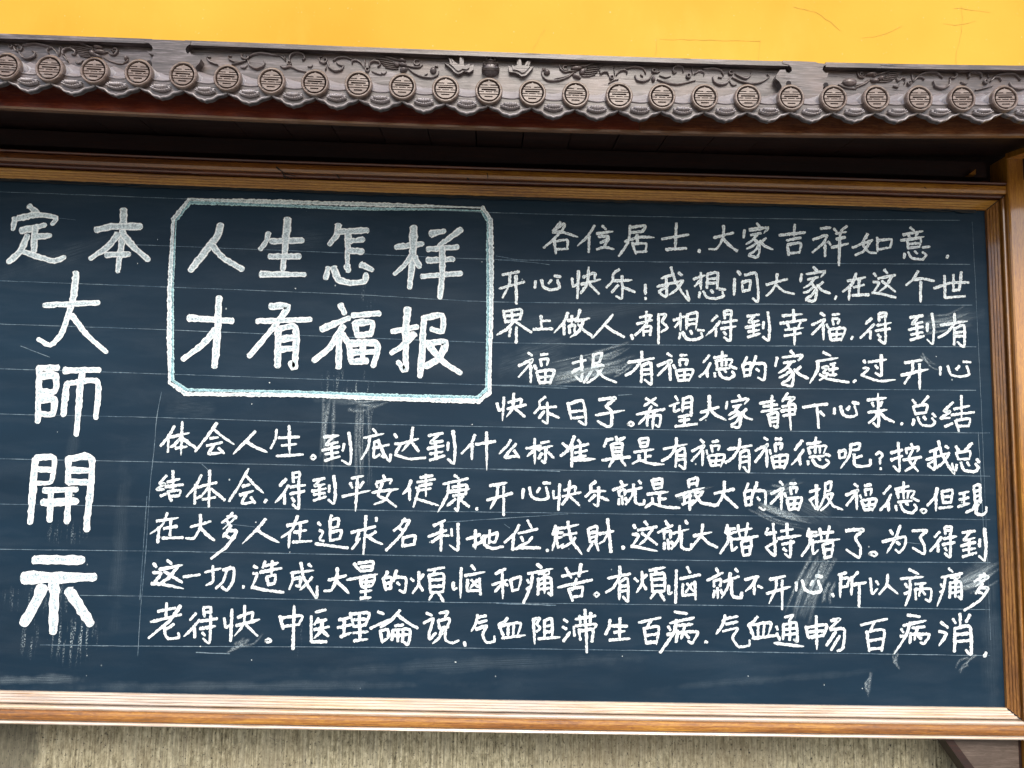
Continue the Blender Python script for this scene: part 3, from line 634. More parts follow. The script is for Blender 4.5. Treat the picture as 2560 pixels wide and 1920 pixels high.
def chamfer_box(b, x0, x1, y0, y1, z0, z1, c=.003):
    P = [(x0 + c, y0), (x1 - c, y0), (x1, y0 + c), (x1, y1), (x0, y1), (x0, y0 + c)]
    n_ = len(P); b.add([(x, y, z0) for x, y in P] + [(x, y, z1) for x, y in P], [tuple(range(n_ - 1, -1, -1)), tuple(range(n_, 2 * n_))] + [(i, (i + 1) % n_, (i + 1) % n_ + n_, i + n_) for i in range(n_)])
chamfer_box(pt, x0, x1, -.048, .05, 0, at(2520, 388, -.05).z)
pt.build('post', M['post'], board)

# open mitre joints, drawn as dark ribbons, following the moulding profile
for s1, zc, hw_ in ((1, zt, .0009), (-1, zb, .0016)):
    v = []
    for d, y in ribs[1:] + mold:
        v += [(XR + d * KD - hw_, y - .0020, zc + s1 * (d * KD + hw_)), (XR + d * KD + hw_, y - .0020, zc + s1 * (d * KD - hw_))]
    new_obj('mitre_joint', v, [(2 * i, 2 * i + 1, 2 * i + 3, 2 * i + 2) for i in range(len(v) // 2 - 1)], M['recess'], board)

# bracket under the right end of the bottom rail
BY = -.012
pz = lambda px, py: (at(px, py, BY).x, at(px, py, BY).z)
zr = bot_in(XR) - .0725 * KD
pl = MB(); a_, c_ = pz(2372, 1848), pz(2480, 1985); xr = x0 - .012
pl.prism([(a_[0], zr), (xr, zr), (xr, c_[1] - .08), c_], BY, .03); pl.build('bracket_panel', M['bracket'], board)
ed = MB(); e0 = pz(2350, 1848); e1 = pz(2458, 1990)
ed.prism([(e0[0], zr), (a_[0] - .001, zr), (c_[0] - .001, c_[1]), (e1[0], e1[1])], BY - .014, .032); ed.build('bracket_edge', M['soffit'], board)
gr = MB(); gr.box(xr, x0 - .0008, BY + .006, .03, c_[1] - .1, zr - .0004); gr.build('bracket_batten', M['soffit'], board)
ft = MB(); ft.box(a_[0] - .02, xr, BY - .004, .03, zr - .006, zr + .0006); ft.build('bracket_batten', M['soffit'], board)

# ---------------------------------------------------------------- eave
EY = -.355
disc_px = [(-95, 159), (15.5, 165), (123, 171), (235, 176), (346, 181), (457, 187.5), (568, 194.5), (678, 202), (787, 206.5), (896, 210.5), (1006, 216), (1114, 222), (1222, 227), (1331, 232), (1439, 236),
           (1548, 239), (1655, 241), (1762, 242.5), (1870, 243), (1978, 244), (2085, 245), (2191.5, 245.5), (2299, 246), (2406, 246), (2513, 246), (2620, 246)]
dc = [at(a, b_, EY - .010) for a, b_ in disc_px]
while dc[0].x > -2.3: dc.insert(0, dc[0] + (dc[0] - dc[1]))
while dc[-1].x < 1.75: dc.append(dc[-1] + (dc[-1] - dc[-2]))
dz = curve([(a, b_) for a, b_ in disc_px], EY - .010)
SP = .0888
ex = list(np.linspace(dc[0].x - .02, dc[-1].x + .02, 60))
top_e = curve([(0, 85.5), (300, 97), (500, 103), (700, 110), (800, 115.5), (1100, 128), (1222, 131), (1340, 135.5), (1740, 148), (2040, 156), (2140, 160.5), (2560, 165.5)], -.303)
fas_b = curve([(0, 266), (430, 285), (860, 305), (1260, 318), (1660, 329.5), (2100, 334), (2560, 336)], -.30)
cornice = sweep('cornice_board', [(.0, -.288), (.0, -.255), (-.112, -.255), (-.112, -.288)], lambda x: top_e(x) - .002, ex, M['carve'], board)
xj = at(1598, 310, -.30).x  # fascia split here; its lit right part is painted browner
for xx_, mt_ in (([q for q in ex if q < xj] + [xj - .0004], 'fascia'), ([xj + .0004] + [q for q in ex if q > xj], 'fascia_lit')):
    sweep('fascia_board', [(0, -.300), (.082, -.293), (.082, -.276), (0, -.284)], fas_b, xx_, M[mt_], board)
sweep('fascia_trim', [(0, -.303), (-.0045, -.3025), (-.0045, -.290), (0, -.288)], fas_b, ex, M['trim'], board)
# raised rim of the cornice: strips with gaps, and the two raised blocks
def pxs(a, c, s, pts, Y): return [(at(a + x / s, c + y / s, Y).x, at(a + x / s, c + y / s, Y).z) for x, y in pts]
def strip(xa, xb):
    A, B = at(xa, 130, -.303).x, at(xb, 150, -.303).x; q = list(np.linspace(A, B, max(3, int((B - A) / .05))))
    sweep('rim_moulding', [(0, -.306), (.001, -.254), (-.0085, -.2885), (-.0105, -.306)], top_e, q, M['carve'], cornice)
strip(-900, 378); strip(462, 1972); strip(2062, 2200); strip(2200, 3000)
K1 = [(330, 42), (338, 84), (400, 98), (440, 135), (455, 180), (432, 212), (400, 215), (372, 196), (392, 236), (470, 262), (430, 330), (440, 400), (430, 620), (1040, 620), (1042, 430), (1100, 368), (1118, 315), (1060, 268), (985, 252), (962, 220), (940, 246), (915, 225), (905, 180), (925, 140), (972, 112), (980, 66)]
K2 = [(1200, 64), (1200, 102), (1280, 118), (1322, 160), (1326, 205), (1290, 236), (1248, 226), (1236, 190), (1160, 192), (1105, 270), (1100, 310), (1150, 350), (1185, 410), (1185, 620), (1760, 620), (1755, 440), (1800, 350), (1830, 232), (1790, 236), (1748, 190), (1765, 140), (1800, 118), (1800, 108), (1690, 98), (1650, 82), (1400, 70)]
for (a, c, K) in ((300, 90, K1), (1740, 140, K2)):
    b = MB(); b.prism(pxs(a, c, 5.53, K, -.3075), -.3075, -.256); b.build('raised_block', M['carve'], cornice)
for px, py in ((372, 157), (466, 163), (1972, 208), (2065, 212)):      # small dark half-round holes above the discs
    c = at(px, py, -.3085); b = MB(); b.lathe([(0, -.3085), (.0056, -.3085), (.0058, -.300)], 16, c.x, c.z); b.build('peg_hole', M['recess'], cornice)

# carved scrolls, clouds and dragon heads, in low relief on the recessed field
RY = -.2878
def carve(name, a, c, s, items):
    b = MB()
    for it in items:
        wd, pts = it[0], it[1:]
        if wd == 'ring': b.ridge(pxs(a, c, s, [(pts[0] + pts[2] * math.cos(t), pts[1] + pts[2] * math.sin(t)) for t in np.linspace(0, 5.6, 12)], RY), .0021, .0075, RY)
        elif wd == 'ball':
            p = at(a + pts[0] / s, c + pts[1] / s, RY); k = 1 / s / F * (D + RY); b.ball((p.x, RY, p.z), (pts[2] * k, .0105, pts[3] * k), math.radians(pts[4]), 14, 8)
        else:
            P = [(pts[i], pts[i + 1]) for i in range(0, len(pts), 2)]
            w_ = wd / s / F * (D + RY) * .60; b.ridge(pxs(a, c, s, P, RY), w_, min(.0150, max(.005, w_ * 2.6)), RY)
    return b.build(name, M['relief'], cornice, True)
Z1, Z3, Z4, Z5, Z6, Z7, Z2 = (30, 80, 7.373), (300, 90, 5.53), (700, 100, 5.53), (1340, 130, 5.53), (1740, 140, 5.53), (2140, 140, 5.267), (1080, 120, 7.373)
carve('carved_scroll', *Z1, [(42, 210, 265, 300, 240, 450, 228, 600, 258, 750, 300, 830, 380, 870, 450), (44, 160, 400, 200, 470, 260, 505, 340, 505, 430, 455, 440, 390, 385, 368), (36, 60, 262, 62, 320, 110, 380), (30, 60, 255, 130, 250, 200, 300, 175, 350, 130, 340, 135, 300),
                            (34, 750, 308, 680, 318, 655, 360, 690, 410), (30, 900, 275, 890, 350, 890, 430), (24, 870, 300, 930, 290, 945, 340)])
carve('carved_scroll', *Z1, [(46, 960, 440, 950, 370, 1010, 325, 1100, 320, 1180, 370, 1170, 425, 1110, 425), (36, 940, 440, 1000, 500, 1040, 560), (34, 1180, 520, 1210, 580, 1280, 575, 1320, 520)])
carve('carved_dragon_head', *Z1, [(22, 1090, 275, 1250, 290, 1440, 325), (20, 1120, 300, 1280, 330, 1440, 350), (20, 1160, 335, 1300, 370, 1440, 385), (20, 1200, 375, 1320, 405, 1450, 415), (20, 1235, 415, 1350, 440, 1470, 445), (18, 1260, 450, 1380, 470, 1490, 470), (34, 1270, 222, 1360, 245, 1430, 280, 1500, 300),
    ('ball', 1600, 290, 95, 34, -6), ('ball', 1500, 400, 75, 50, -40), ('ball', 1640, 380, 120, 42, 0), (30, 1640, 400, 1720, 385, 1800, 375), ('ball', 1590, 455, 90, 34, -20), (34, 1790, 370, 1830, 430, 1900, 430, 1955, 370, 1930, 310, 1870, 320), (24, 1830, 350, 1860, 340, 1890, 370, 1860, 395),
    (26, 1690, 480, 1800, 540, 1950, 592, 2070, 596), (24, 2060, 590, 2130, 550, 2160, 500), ('ball', 2120, 500, 50, 40, 40), (14, 1500, 320, 1520, 350), (14, 1540, 325, 1560, 355), (14, 1580, 330, 1600, 360)])
carve('carved_scroll', *Z1, [(30, -60, 250, -20, 300, 20, 270, 0, 230)])
carve('carved_scroll', *Z3, [(32, 1205, 310, 1250, 365, 1360, 410), (24, 1215, 300, 1260, 300), (30, 1550, 405, 1650, 380, 1750, 350), (26, 1500, 290, 1520, 335, 1600, 365, 1680, 360), (20, 1505, 285, 1550, 290), (30, 1690, 255, 1685, 300, 1720, 325, 1760, 330, 1785, 300, 1750, 285),
    (32, 1775, 345, 1800, 420, 1890, 462, 1980, 430, 2005, 380, 1990, 360), (30, 1790, 300, 1850, 262, 1950, 245, 2080, 262, 2180, 280), (24, 1670, 440, 1720, 450, 1765, 410)])
carve('carved_scroll', *Z4, [(34, 135, 330, 140, 250, 180, 195, 260, 185, 330, 215, 350, 265, 310, 290), (30, 10, 370, 60, 395, 150, 375, 260, 425, 370, 450), ('ring', 135, 330, 26), (22, -40, 220, 0, 225, 50, 260, 80, 300), (20, 385, 375, 430, 380, 455, 350), (22, 70, 210, 78, 290)])
carve('carved_scroll', *Z4, [(30, 545, 250, 555, 305, 610, 330, 655, 300, 640, 265, 610, 275), (22, 545, 245, 590, 235), (34, 665, 310, 680, 385, 760, 440, 850, 425, 885, 370), (26, 890, 370, 820, 350, 780, 320), (30, 735, 300, 800, 258, 900, 245, 1010, 285), (28, 1000, 335, 1000, 300, 1060, 290, 1120, 325, 1165, 395), (24, 640, 370, 630, 430), (20, 1175, 260, 1178, 380)])
carve('carved_scroll', *Z4, [(32, 1240, 380, 1240, 330, 1300, 300, 1370, 315, 1390, 350, 1350, 380), ('ring', 1210, 420, 24), (22, 1270, 440, 1340, 470, 1410, 490), (22, 1400, 460, 1440, 480, 1475, 440)])
carve('carved_dragon_head', *Z4, [(18, 1330, 262, 1450, 275, 1560, 300), (18, 1360, 290, 1470, 310, 1580, 330), (18, 1390, 320, 1490, 345, 1590, 360), (18, 1420, 352, 1520, 375, 1610, 385), (18, 1455, 385, 1540, 402, 1640, 410), (26, 1465, 238, 1560, 265, 1640, 290), ('ball', 1690, 292, 60, 22, -4), ('ball', 1610, 350, 50, 34, -40),
    ('ball', 1700, 350, 70, 28, -10), ('ball', 1710, 420, 60, 34, 10), (24, 1730, 360, 1850, 385, 1930, 385, 1975, 350), ('ring', 1895, 325, 38), (28, 1770, 395, 1850, 465, 1960, 515, 2090, 530, 2180, 495, 2195, 440), ('ball', 2120, 430, 50, 50, 0), (22, 2140, 370, 2190, 380), (20, 2000, 500, 2040, 470)])
carve('carved_dragon_head', *Z5, [('ring', 405, 235, 34), (26, 322, 180, 335, 240, 390, 285, 460, 275, 560, 275), ('ball', 560, 235, 90, 28, 4), (24, 560, 205, 680, 205, 800, 150), (18, 470, 195, 520, 185, 570, 210), (18, 700, 225, 800, 215, 915, 200), (18, 690, 255, 800, 245, 890, 230), (18, 675, 285, 780, 275, 870, 258), (18, 655, 312, 760, 308, 850, 288), (18, 625, 340, 730, 340, 820, 318),
    ('ball', 640, 280, 55, 40, 40), ('ball', 560, 350, 70, 26, -20), (28, 525, 290, 440, 355, 310, 400, 170, 402, 95, 350, 78, 270, 130, 245), ('ball', 150, 290, 50, 40, 0), (20, 80, 240, 130, 240), (14, 490, 310, 400, 350, 250, 380)])
carve('carved_scroll', *Z5, [(28, 880, 265, 890, 310, 935, 285, 985, 290, 1005, 335), (20, 1080, 215, 1085, 330), (28, 1105, 330, 1150, 275, 1215, 258, 1260, 285, 1250, 310), ('ring', 1045, 362, 24), (20, 1000, 440, 1070, 400, 1140, 385), (28, 1190, 245, 1370, 215, 1480, 240, 1515, 310), (32, 1365, 335, 1395, 400, 1480, 415, 1560, 385, 1600, 310), (22, 1440, 320, 1480, 350)])
carve('carved_scroll', *Z5, [('ring', 1628, 268, 26), (22, 1650, 300, 1700, 280, 1710, 235), ('ball', 1620, 380, 30, 48, 0), (26, 1670, 385, 1790, 430, 1950, 455, 2080, 430, 2200, 400), (30, 1890, 285, 1895, 230, 1950, 200, 2020, 225, 2035, 290), (26, 1890, 300, 1940, 290), ('ring', 2105, 340, 28), (20, 1700, 330, 1790, 360, 1860, 340), (20, 2150, 200, 2160, 320)])
carve('carved_scroll', *Z6, [(26, -30, 260, 40, 215, 110, 235, 105, 275), (28, 90, 190, 230, 182, 340, 210, 378, 280), (32, 228, 300, 245, 365, 320, 405, 420, 385, 465, 300), ('ring', 478, 240, 28), (22, 300, 300, 360, 310), (28, 490, 300, 600, 355, 760, 392, 900, 370, 1010, 295, 975, 260), (26, 530, 250, 600, 290, 690, 320, 750, 275, 760, 230), (22, 460, 355, 500, 410, 560, 405)])
carve('carved_dragon_head', *Z6, [('ball', 2120, 370, 110, 60, 0), (16, 2010, 380, 2060, 340, 2110, 380, 2160, 420), (22, 1960, 400, 2060, 445, 2212, 465)])
carve('carved_dragon_head', *Z7, [(24, 10, 215, 30, 280, 95, 295, 120, 260), ('ring', 60, 250, 24), ('ball', 190, 250, 90, 26, 4), ('ring', 235, 250, 24), (24, 260, 260, 370, 225, 465, 190), (18, 400, 240, 500, 225, 600, 215), (18, 385, 265, 480, 255, 575, 240), (18, 370, 292, 460, 285, 545, 270), (18, 345, 320, 440, 315, 515, 298), (18, 290, 350, 400, 345, 480, 325), ('ball', 320, 300, 50, 30, 30), ('ball', 240, 335, 60, 28, 0),
    (28, 185, 315, 110, 370, -20, 430), (12, 150, 320, 80, 370, -20, 400)])
carve('carved_scroll', *Z7, [(26, 525, 300, 545, 340, 600, 300, 645, 320, 630, 375), (20, 725, 240, 740, 340), (28, 745, 350, 790, 295, 850, 285, 895, 320), ('ring', 695, 368, 24), (30, 790, 280, 900, 228, 1040, 222, 1135, 300), (32, 1008, 340, 1040, 415, 1130, 435, 1215, 395, 1230, 310), (28, 1225, 290, 1285, 300, 1320, 260, 1290, 225), (26, 480, 400, 540, 420, 560, 380)])
carve('carved_scroll', *Z7, [(32, 1480, 300, 1475, 240, 1550, 212, 1630, 240, 1640, 300), ('ring', 1700, 345, 26), (18, 1725, 235, 1740, 300), (28, 1760, 345, 1810, 292, 1880, 295, 1905, 340), (28, 1820, 270, 1950, 238, 2080, 250, 2160, 330), (28, 2010, 360, 2050, 425, 2150, 450, 2240, 420), (24, 1560, 458, 1680, 432, 1790, 400), (22, 1370, 345, 1430, 380, 1460, 360)])
b = MB()                                                                  # vase and two clouds in the middle
p = at(1080 + 1080 / 7.373, 120 + 405 / 7.373, RY); k = (D + RY) / F / 7.373
b.ball((p.x, RY, p.z), (175 * k, .018, 150 * k), 0, 20, 12)
for dy_, hh in ((-88, 6), (-70, 5), (28, 6), (52, 5)):
    hw_ = 172 * math.sqrt(max(.05, 1 - (dy_ / 150) ** 2)) * k; b.ridge([(p.x - hw_, p.z - dy_ * k - .001), (p.x - hw_ * .5, p.z - dy_ * k - .002), (p.x, p.z - dy_ * k - .0024), (p.x + hw_ * .5, p.z - dy_ * k - .002), (p.x + hw_, p.z - dy_ * k - .001)], .0008, .0185, RY, taper=False)
for dx_ in (-110, 0, 100): b.ball((p.x + dx_ * k, RY - .0165, p.z + 22 * k), (14 * k, .003, 14 * k))
b.ball((p.x, RY, p.z + 155 * k), (92 * k, .013, 26 * k))
for dx_ in (-70, 0, 70): b.ridge([(p.x + dx_ * k, p.z + 150 * k), (p.x + (dx_ * 1.15) * k, p.z + 190 * k), (p.x + dx_ * k, p.z + 225 * k)], .0022, .012, RY)
b.build('carved_vase', M['relief'], cornice, True)
C1 = [(235, 318), (300, 350), (345, 330), (310, 215), (400, 300), (470, 350), (515, 360), (520, 200), (545, 180), (585, 245), (590, 370), (650, 400), (770, 350), (765, 440), (690, 490), (590, 468), (545, 500), (480, 525), (420, 490), (360, 420)]
C2 = [(1405, 370), (1460, 400), (1560, 370), (1570, 215), (1615, 195), (1640, 300), (1645, 380), (1720, 380), (1770, 290), (1820, 270), (1800, 340), (1760, 395), (1865, 388), (1800, 470), (1730, 545), (1650, 562), (1590, 520), (1530, 495), (1420, 480)]
for C_ in (C1, C2):
    b = MB(); P = pxs(1080, 120, 7.373, C_, RY); b.prism(P, RY - .0105, RY + .001)
    Q = np.array(P); cc = Q.mean(0); b.prism([tuple(cc + (q - cc) * .72) for q in Q], RY - .0145, RY - .010); b.build('carved_cloud', M['relief'], cornice)

# tile ends: disc with a round longevity sign cut into it, half-round tile behind, drip tile with lotus between
def disc_mesh():
    b = MB(); ro, ri = .0285, .0226
    b.lathe([(ri, .0009), (ri + .0008, -.0105), (ri + .002, -.012), (ro - .002, -.012), (ro, -.0098), (ro, .001)], 40, m=0)
    b.lathe([(0, .0008), (ri + .0003, .0008)], 40, m=1)
    r = ri - .0022
    rows = [(-.97, -.64, [(-1, 1)]), (-.64, -.54, [(-.15, .15)]), (-.54, -.40, [(-1, 1)]), (-.30, -.20, [(-1, 1)]), (-.20, -.04, [(-1, -.74), (.74, 1)]), (-.04, .06, [(-1, 1)]),
            (.06, .155, [(-.49, -.33), (.35, .50)]), (.155, .32, [(-1, 1)]), (.415, .56, [(-1, 1)]), (.56, .69, [(-1, -.42), (.42, 1)]), (.69, .97, [(-1, 1)])]
    for v0, v1, segs in rows:
        k = max(1, int((v1 - v0) / .06))
        for (a, c) in segs:
            L = []; Rr = []
            for i in range(k + 1):
                v = v0 + (v1 - v0) * i / k; h = math.sqrt(max(0, 1 - v * v)); L.append((max(a, -h) * r, -v * r)); Rr.append((min(c, h) * r, -v * r))
            if Rr[0][0] - L[0][0] < 1e-5: L[0] = (L[0][0] - .0003, L[0][1])
            b.prism(L + Rr[::-1], -.0105, .0005, 0)
    b.lathe([(0, -.0105), (.0022, -.0105), (.0022, -.003)], 10, 0, .0212 * .93, 0)
    return b
def place_copies(first, positions):
    for i, (P, a, sc) in enumerate(positions):
        o = first if i == 0 else first.copy()
        if i: COL.objects.link(o); o.parent = first.parent
        o.location = P; o.rotation_euler = (0, a, 0); o.scale = (sc, 1, 1)
db = disc_mesh(); d0 = db.build('tile_end_disc', None, None, mats=[M['disc'], M['recess']]); d0.parent = cornice
ang = lambda x: -math.atan((dz(x + .05) - dz(x - .05)) / .1)
place_copies(d0, [((p.x, EY, p.z), ang(p.x), 1) for p in dc])
b = MB(); N_ = 28; rr_ = .0272; v = []
for i in range(N_ + 1):
    a = math.pi * (-.15 + 1.3 * i / N_); v += [(rr_ * math.cos(a), 0, rr_ * math.sin(a)), (rr_ * math.cos(a), .066, rr_ * math.sin(a) + .006)]
b.add(v, [(2 * i, 2 * i + 2, 2 * i + 3, 2 * i + 1) for i in range(N_)])
t0 = b.build('round_tile', M['tube'], None, True); t0.parent = cornice
place_copies(t0, [((p.x, EY - .0005, p.z), ang(p.x), 1) for p in dc])

s_ = SP
lower = [(.0, .315), (.05, .355), (.13, .392), (.215, .41), (.27, .45), (.315, .49), (.38, .515), (.44, .522), (.5, .55), (.56, .522), (.62, .515), (.685, .49), (.73, .45), (.785, .41), (.87, .392), (.95, .355), (1, .315)]
lip = [(1, -.02), (.85, .03), (.7, .08), (.6, .098), (.5, .105), (.4, .098), (.3, .08), (.15, .03), (0, -.02)]
b = MB(); tol = lambda q: [((u - .5) * s_ * (.995), -v_ * s_) for u, v_ in q]
b.prism(tol(lower + lip), 0, .011, 0)
b.ridge([(x, z + .0018) for x, z in tol(lower)], .0020, .0034, .0002, 2, taper=False)
b.ridge([(x, z - .001) for x, z in tol(lip[::-1])], .0013, .0028, .0002, 1, taper=False)
L_ = tol(lip[::-1]); v = []
for x, z in L_: v += [(x, .002, z), (x, .064, z + .046)]
b.add(v, [(2 * i, 2 * i + 2, 2 * i + 3, 2 * i + 1) for i in range(len(L_) - 1)], 1)
dr = b.build('drip_tile', None, None, mats=[M['carve'], M['tile'], M['lotus']]); dr.parent = cornice
mids = [((dc[i] + dc[i + 1]) / 2, (dc[i + 1].x - dc[i].x) / SP) for i in range(len(dc) - 1)]
place_copies(dr, [((p.x, EY, p.z), ang(p.x), sc) for p, sc in mids])
b = MB(); q = s_
for i in range(9):                                                        # lower ring of petals
    u = (i - 4) / 4; b.ball((u * .20 * q, -.003, -(.375 - .055 * u * u) * q), (.036 * q, .0075, .024 * q), u * .5, 8, 6)
for i in range(7):                                                        # bowl of upright petals
    u = (i - 3) / 3; b.ball((u * .115 * q, -.0035, -(.295 - .012 * u * u) * q), (.024 * q, .0095, .052 * q), u * -.35, 8, 6)
for i in range(9):                                                        # far row of petal tips
    u = (i - 4) / 4; b.ball((u * .165 * q, -.0015, -(.235 + .035 * u * u) * q), (.022 * q, .006, .018 * q), 0, 8, 6)
b.ball((-.185 * q, -.003, -.275 * q), (.045 * q, .004, .018 * q), -.7, 8, 6); b.ball((.185 * q, -.003, -.275 * q), (.045 * q, .004, .018 * q), .7, 8, 6)
lo = b.build('lotus_relief', M['lotus'], None, True); lo.parent = cornice
place_copies(lo, [((p.x, EY, p.z), ang(p.x), sc) for p, sc in mids])

# soffit, back panel and beams in the dark of the eave
zf0 = fas_b(0)
sx = np.arange(XL, 1.72, .115)
for i, x in enumerate(sx):
    zz = fas_b(x) + .055 + random.uniform(-.0015, .0015)
    b = MB(); v = [(x, -.272, zz), (x + .112, -.272, zz), (x + .112, .09, zz + .03), (x, .09, zz + .03)]
    b.add(v + [(a, c, d + .015) for a, c, d in v], [(0, 3, 2, 1), (4, 5, 6, 7), (0, 1, 5, 4), (1, 2, 6, 5), (2, 3, 7, 6), (3, 0, 4, 7)])
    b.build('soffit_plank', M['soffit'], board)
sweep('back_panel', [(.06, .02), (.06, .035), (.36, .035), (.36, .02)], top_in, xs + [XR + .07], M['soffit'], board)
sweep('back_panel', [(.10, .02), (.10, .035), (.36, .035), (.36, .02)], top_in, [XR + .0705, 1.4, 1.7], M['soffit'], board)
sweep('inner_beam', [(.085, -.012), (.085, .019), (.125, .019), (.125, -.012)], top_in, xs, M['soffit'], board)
A = at(2511, 396, -.05); b = MB(); v = []
yy0, yy1 = -.0485, -.2655; za = A.z - .001; zb_ = fas_b(1.2) + .012
for (y, z) in ((yy0, za), (yy1, zb_)):
    v += [(A.x + .004, y, z), (A.x + .042, y, z), (A.x + .042, y, z + .014), (A.x + .004, y, z + .014)]
b.add(v, [(0, 1, 2, 3), (7, 6, 5, 4), (0, 4, 5, 1), (1, 5, 6, 2), (2, 6, 7, 3), (3, 7, 4, 0)]); b.build('eave_arm', M['post'], board)
b = MB(); c = at(2440, 436, -.03); b.add([(c.x - .018, -.03, c.z), (c.x, -.03, c.z), (c.x, -.03, c.z + .014), (c.x - .018, -.012, c.z), (c.x, -.012, c.z), (c.x, -.012, c.z + .014)], [(0, 1, 2), (5, 4, 3), (0, 3, 4, 1), (1, 4, 5, 2), (2, 5, 3, 0)]); b.build('wedge', M['rail'], board)
# roof boards above the eave, sloping back to the wall
b = MB(); v = []
for x in ex:
    z = top_e(x) - .012; v += [(x, -.256, z), (x, WY - .002, z + .02), (x, WY - .002, z + .005), (x, -.256, z - .02)]
b.add(v, [(4 * i + j, 4 * i + (j + 1) % 4, 4 * i + 4 + (j + 1) % 4, 4 * i + 4 + j) for i in range(len(ex) - 1) for j in range(4)]); b.build('roof_board', M['carve'], board)

# ragged dark line where the slate meets the upper moulding, and old gouges in the rail
n = NT('dark_mark'); M['dark'] = n.out((.006, .008, .010), .7)
for k_, (w_, dz_) in enumerate(((4.5, 0), (2.5, 4))):
    line_mesh([(x, y + dz_) for x, y in [(-800, 412), (0, 447), (430, 465), (830, 479), (1280, 494), (1630, 504), (2100, 515), (2440, 527)]], w_, -.0064, 'dark_edge', M['dark'], board, .0011, .0004 + k_ * .0002)
for k_, (pts, w_) in enumerate([([(690, 418), (704, 428), (712, 446)], 3), ([(704, 428), (722, 437), (738, 441)], 2.5), ([(712, 440), (730, 450)], 2), ([(842, 437), (849, 446)], 2.5), ([(1168, 446), (1174, 452)], 2.5), ([(2310, 468), (2316, 474)], 2), ([(1218, 432), (1219, 447)], 1.6)]):
    line_mesh(pts, w_, -.0405, 'gouge', M['dark'], board, .0006, .0006 + k_ * .0001)

# ---------------------------------------------------------------- chalk writing
def stroke(P, w, y, V, Fc, U, rough=.10, lift=True):
    "one chalk stroke as a ribbon with rounded, slightly ragged ends"
    L = np.sum(np.linalg.norm(np.diff(P, axis=0), axis=1))
    Q = smooth(P, w * .45)
    s = np.concatenate([[0], np.cumsum(np.linalg.norm(np.diff(Q, axis=0), axis=1))]); tot = s[-1]
    T = np.gradient(Q, axis=0); T /= np.maximum(np.linalg.norm(T, axis=1)[:, None], 1e-9)
    h = w / 2
    cap = np.array([.97, .8, .5, .2]) * h * .8
    Q = np.vstack([Q[0] - T[0] * cap[:, None], Q, Q[-1] + T[-1] * cap[::-1, None]]); T = np.vstack([np.repeat(T[:1], 4, 0), T, np.repeat(T[-1:], 4, 0)])
    n_ = len(Q); f = np.concatenate([np.sqrt(np.maximum(0, 1 - np.array([.97, .8, .5, .2]) ** 2)), np.ones(n_ - 8), np.sqrt(np.maximum(0, 1 - np.array([.2, .5, .8, .97]) ** 2))])
    t = np.linspace(0, 1, n_); f = f * (1.12 - .30 * t ** 1.5 + .10 * np.sin(5.3 * (t + rng.random())) + .05 * np.sin(17 * (t + rng.random())))
    if lift and rng.random() < .45: f = f * np.clip((1 - t) / .3, .35, 1) ** .8          # lifted before the end
    if lift and rng.random() < .3: f = f * np.clip(t / .2, .5, 1) ** .7
    N = np.stack([-T[:, 1], T[:, 0]], 1)
    j1 = 1 + rough * rng.normal(0, 1, n_); j2 = 1 + rough * rng.normal(0, 1, n_)
    A = Q + N * (h * f * j1)[:, None]; B = Q - N * (h * f * j2)[:, None]; k = len(V)
    for i in range(n_):
        V += [(A[i, 0], y, A[i, 1]), (Q[i, 0], y, Q[i, 1]), (B[i, 0], y, B[i, 1])]; U += [(1, t[i]), (0, t[i]), (-1, t[i])]
    for i in range(n_ - 1):
        a = k + 3 * i; Fc += [(a, a + 1, a + 4, a + 3), (a + 1, a + 2, a + 5, a + 4)]

def chalk_obj(name, V, Fc, U, mat, parent):
    o = new_obj(name, V, Fc, mat, parent); uv = o.data.uv_layers.new(name='UVMap')
    li = np.empty(len(o.data.loops), int); o.data.loops.foreach_get('vertex_index', li)
    uv.data.foreach_set('uv', np.array(U)[li].ravel()); return o

def char(strokes, ox, oy, sc, w, mat, name='chalk_character'):
    V, Fc, U = [], [], []
    for i, pts in enumerate(strokes):
        P = np.array([[q.x, q.z] for q in (at(ox + a * sc, oy + c * sc, 0) for a, c in pts)])
        ww = (.70 if name == 'chalk_full_stop' and len(pts) > 3 else .93 if mat == 'chalk' else 1.07) * w * sc / F * D * (1 + .07 * rng.normal())
        stroke(P, ww, -.0010 - .00006 * i, V, Fc, U, .17 if mat == 'chalk' else .09, mat == 'chalk' and len(pts) < 4)
    return chalk_obj(name, V, Fc, U, M[mat], slate)

TPL = {}; head = None; small = 0
NAMES = {'点': 'chalk_full_stop', '圈': 'chalk_full_stop', '逗': 'chalk_comma', '叹': 'chalk_exclamation_mark', '问号': 'chalk_question_mark', '问号?': ''}
for ln in CHALK.strip().splitlines():
    if ln[0] == '#':
        q = ln[1:].split(); head = [float(v) for v in q[1:]]; continue
    ox, oy, sc, kind, w = head
    ch, data = ln.split('|')
    if data[0] == '@':
        X0, Y0, X1, Y1 = map(float, data[1:].split()); T_ = TPL[ch]
        al = np.array([p for s in T_ for p in s]); mn, mx = al.min(0), al.max(0)
        jit = lambda: rng.normal(0, 2.2, 2)
        st = [[tuple((np.array(p) - mn) / (mx - mn) * (X1 - X0, Y1 - Y0) + (X0, Y0) + jit()) for p in s] for s in T_]
    else:
        st = [[(float(a), float(c)) for a, c in zip(s.split()[::2], s.split()[1::2])] for s in data.split('/')]
        if kind == 1 and ch not in TPL: TPL[ch] = st
    char(st, ox, oy, sc, w, 'chalk' if kind == 1 else 'chalk_big', NAMES.get(ch, 'chalk_character'))

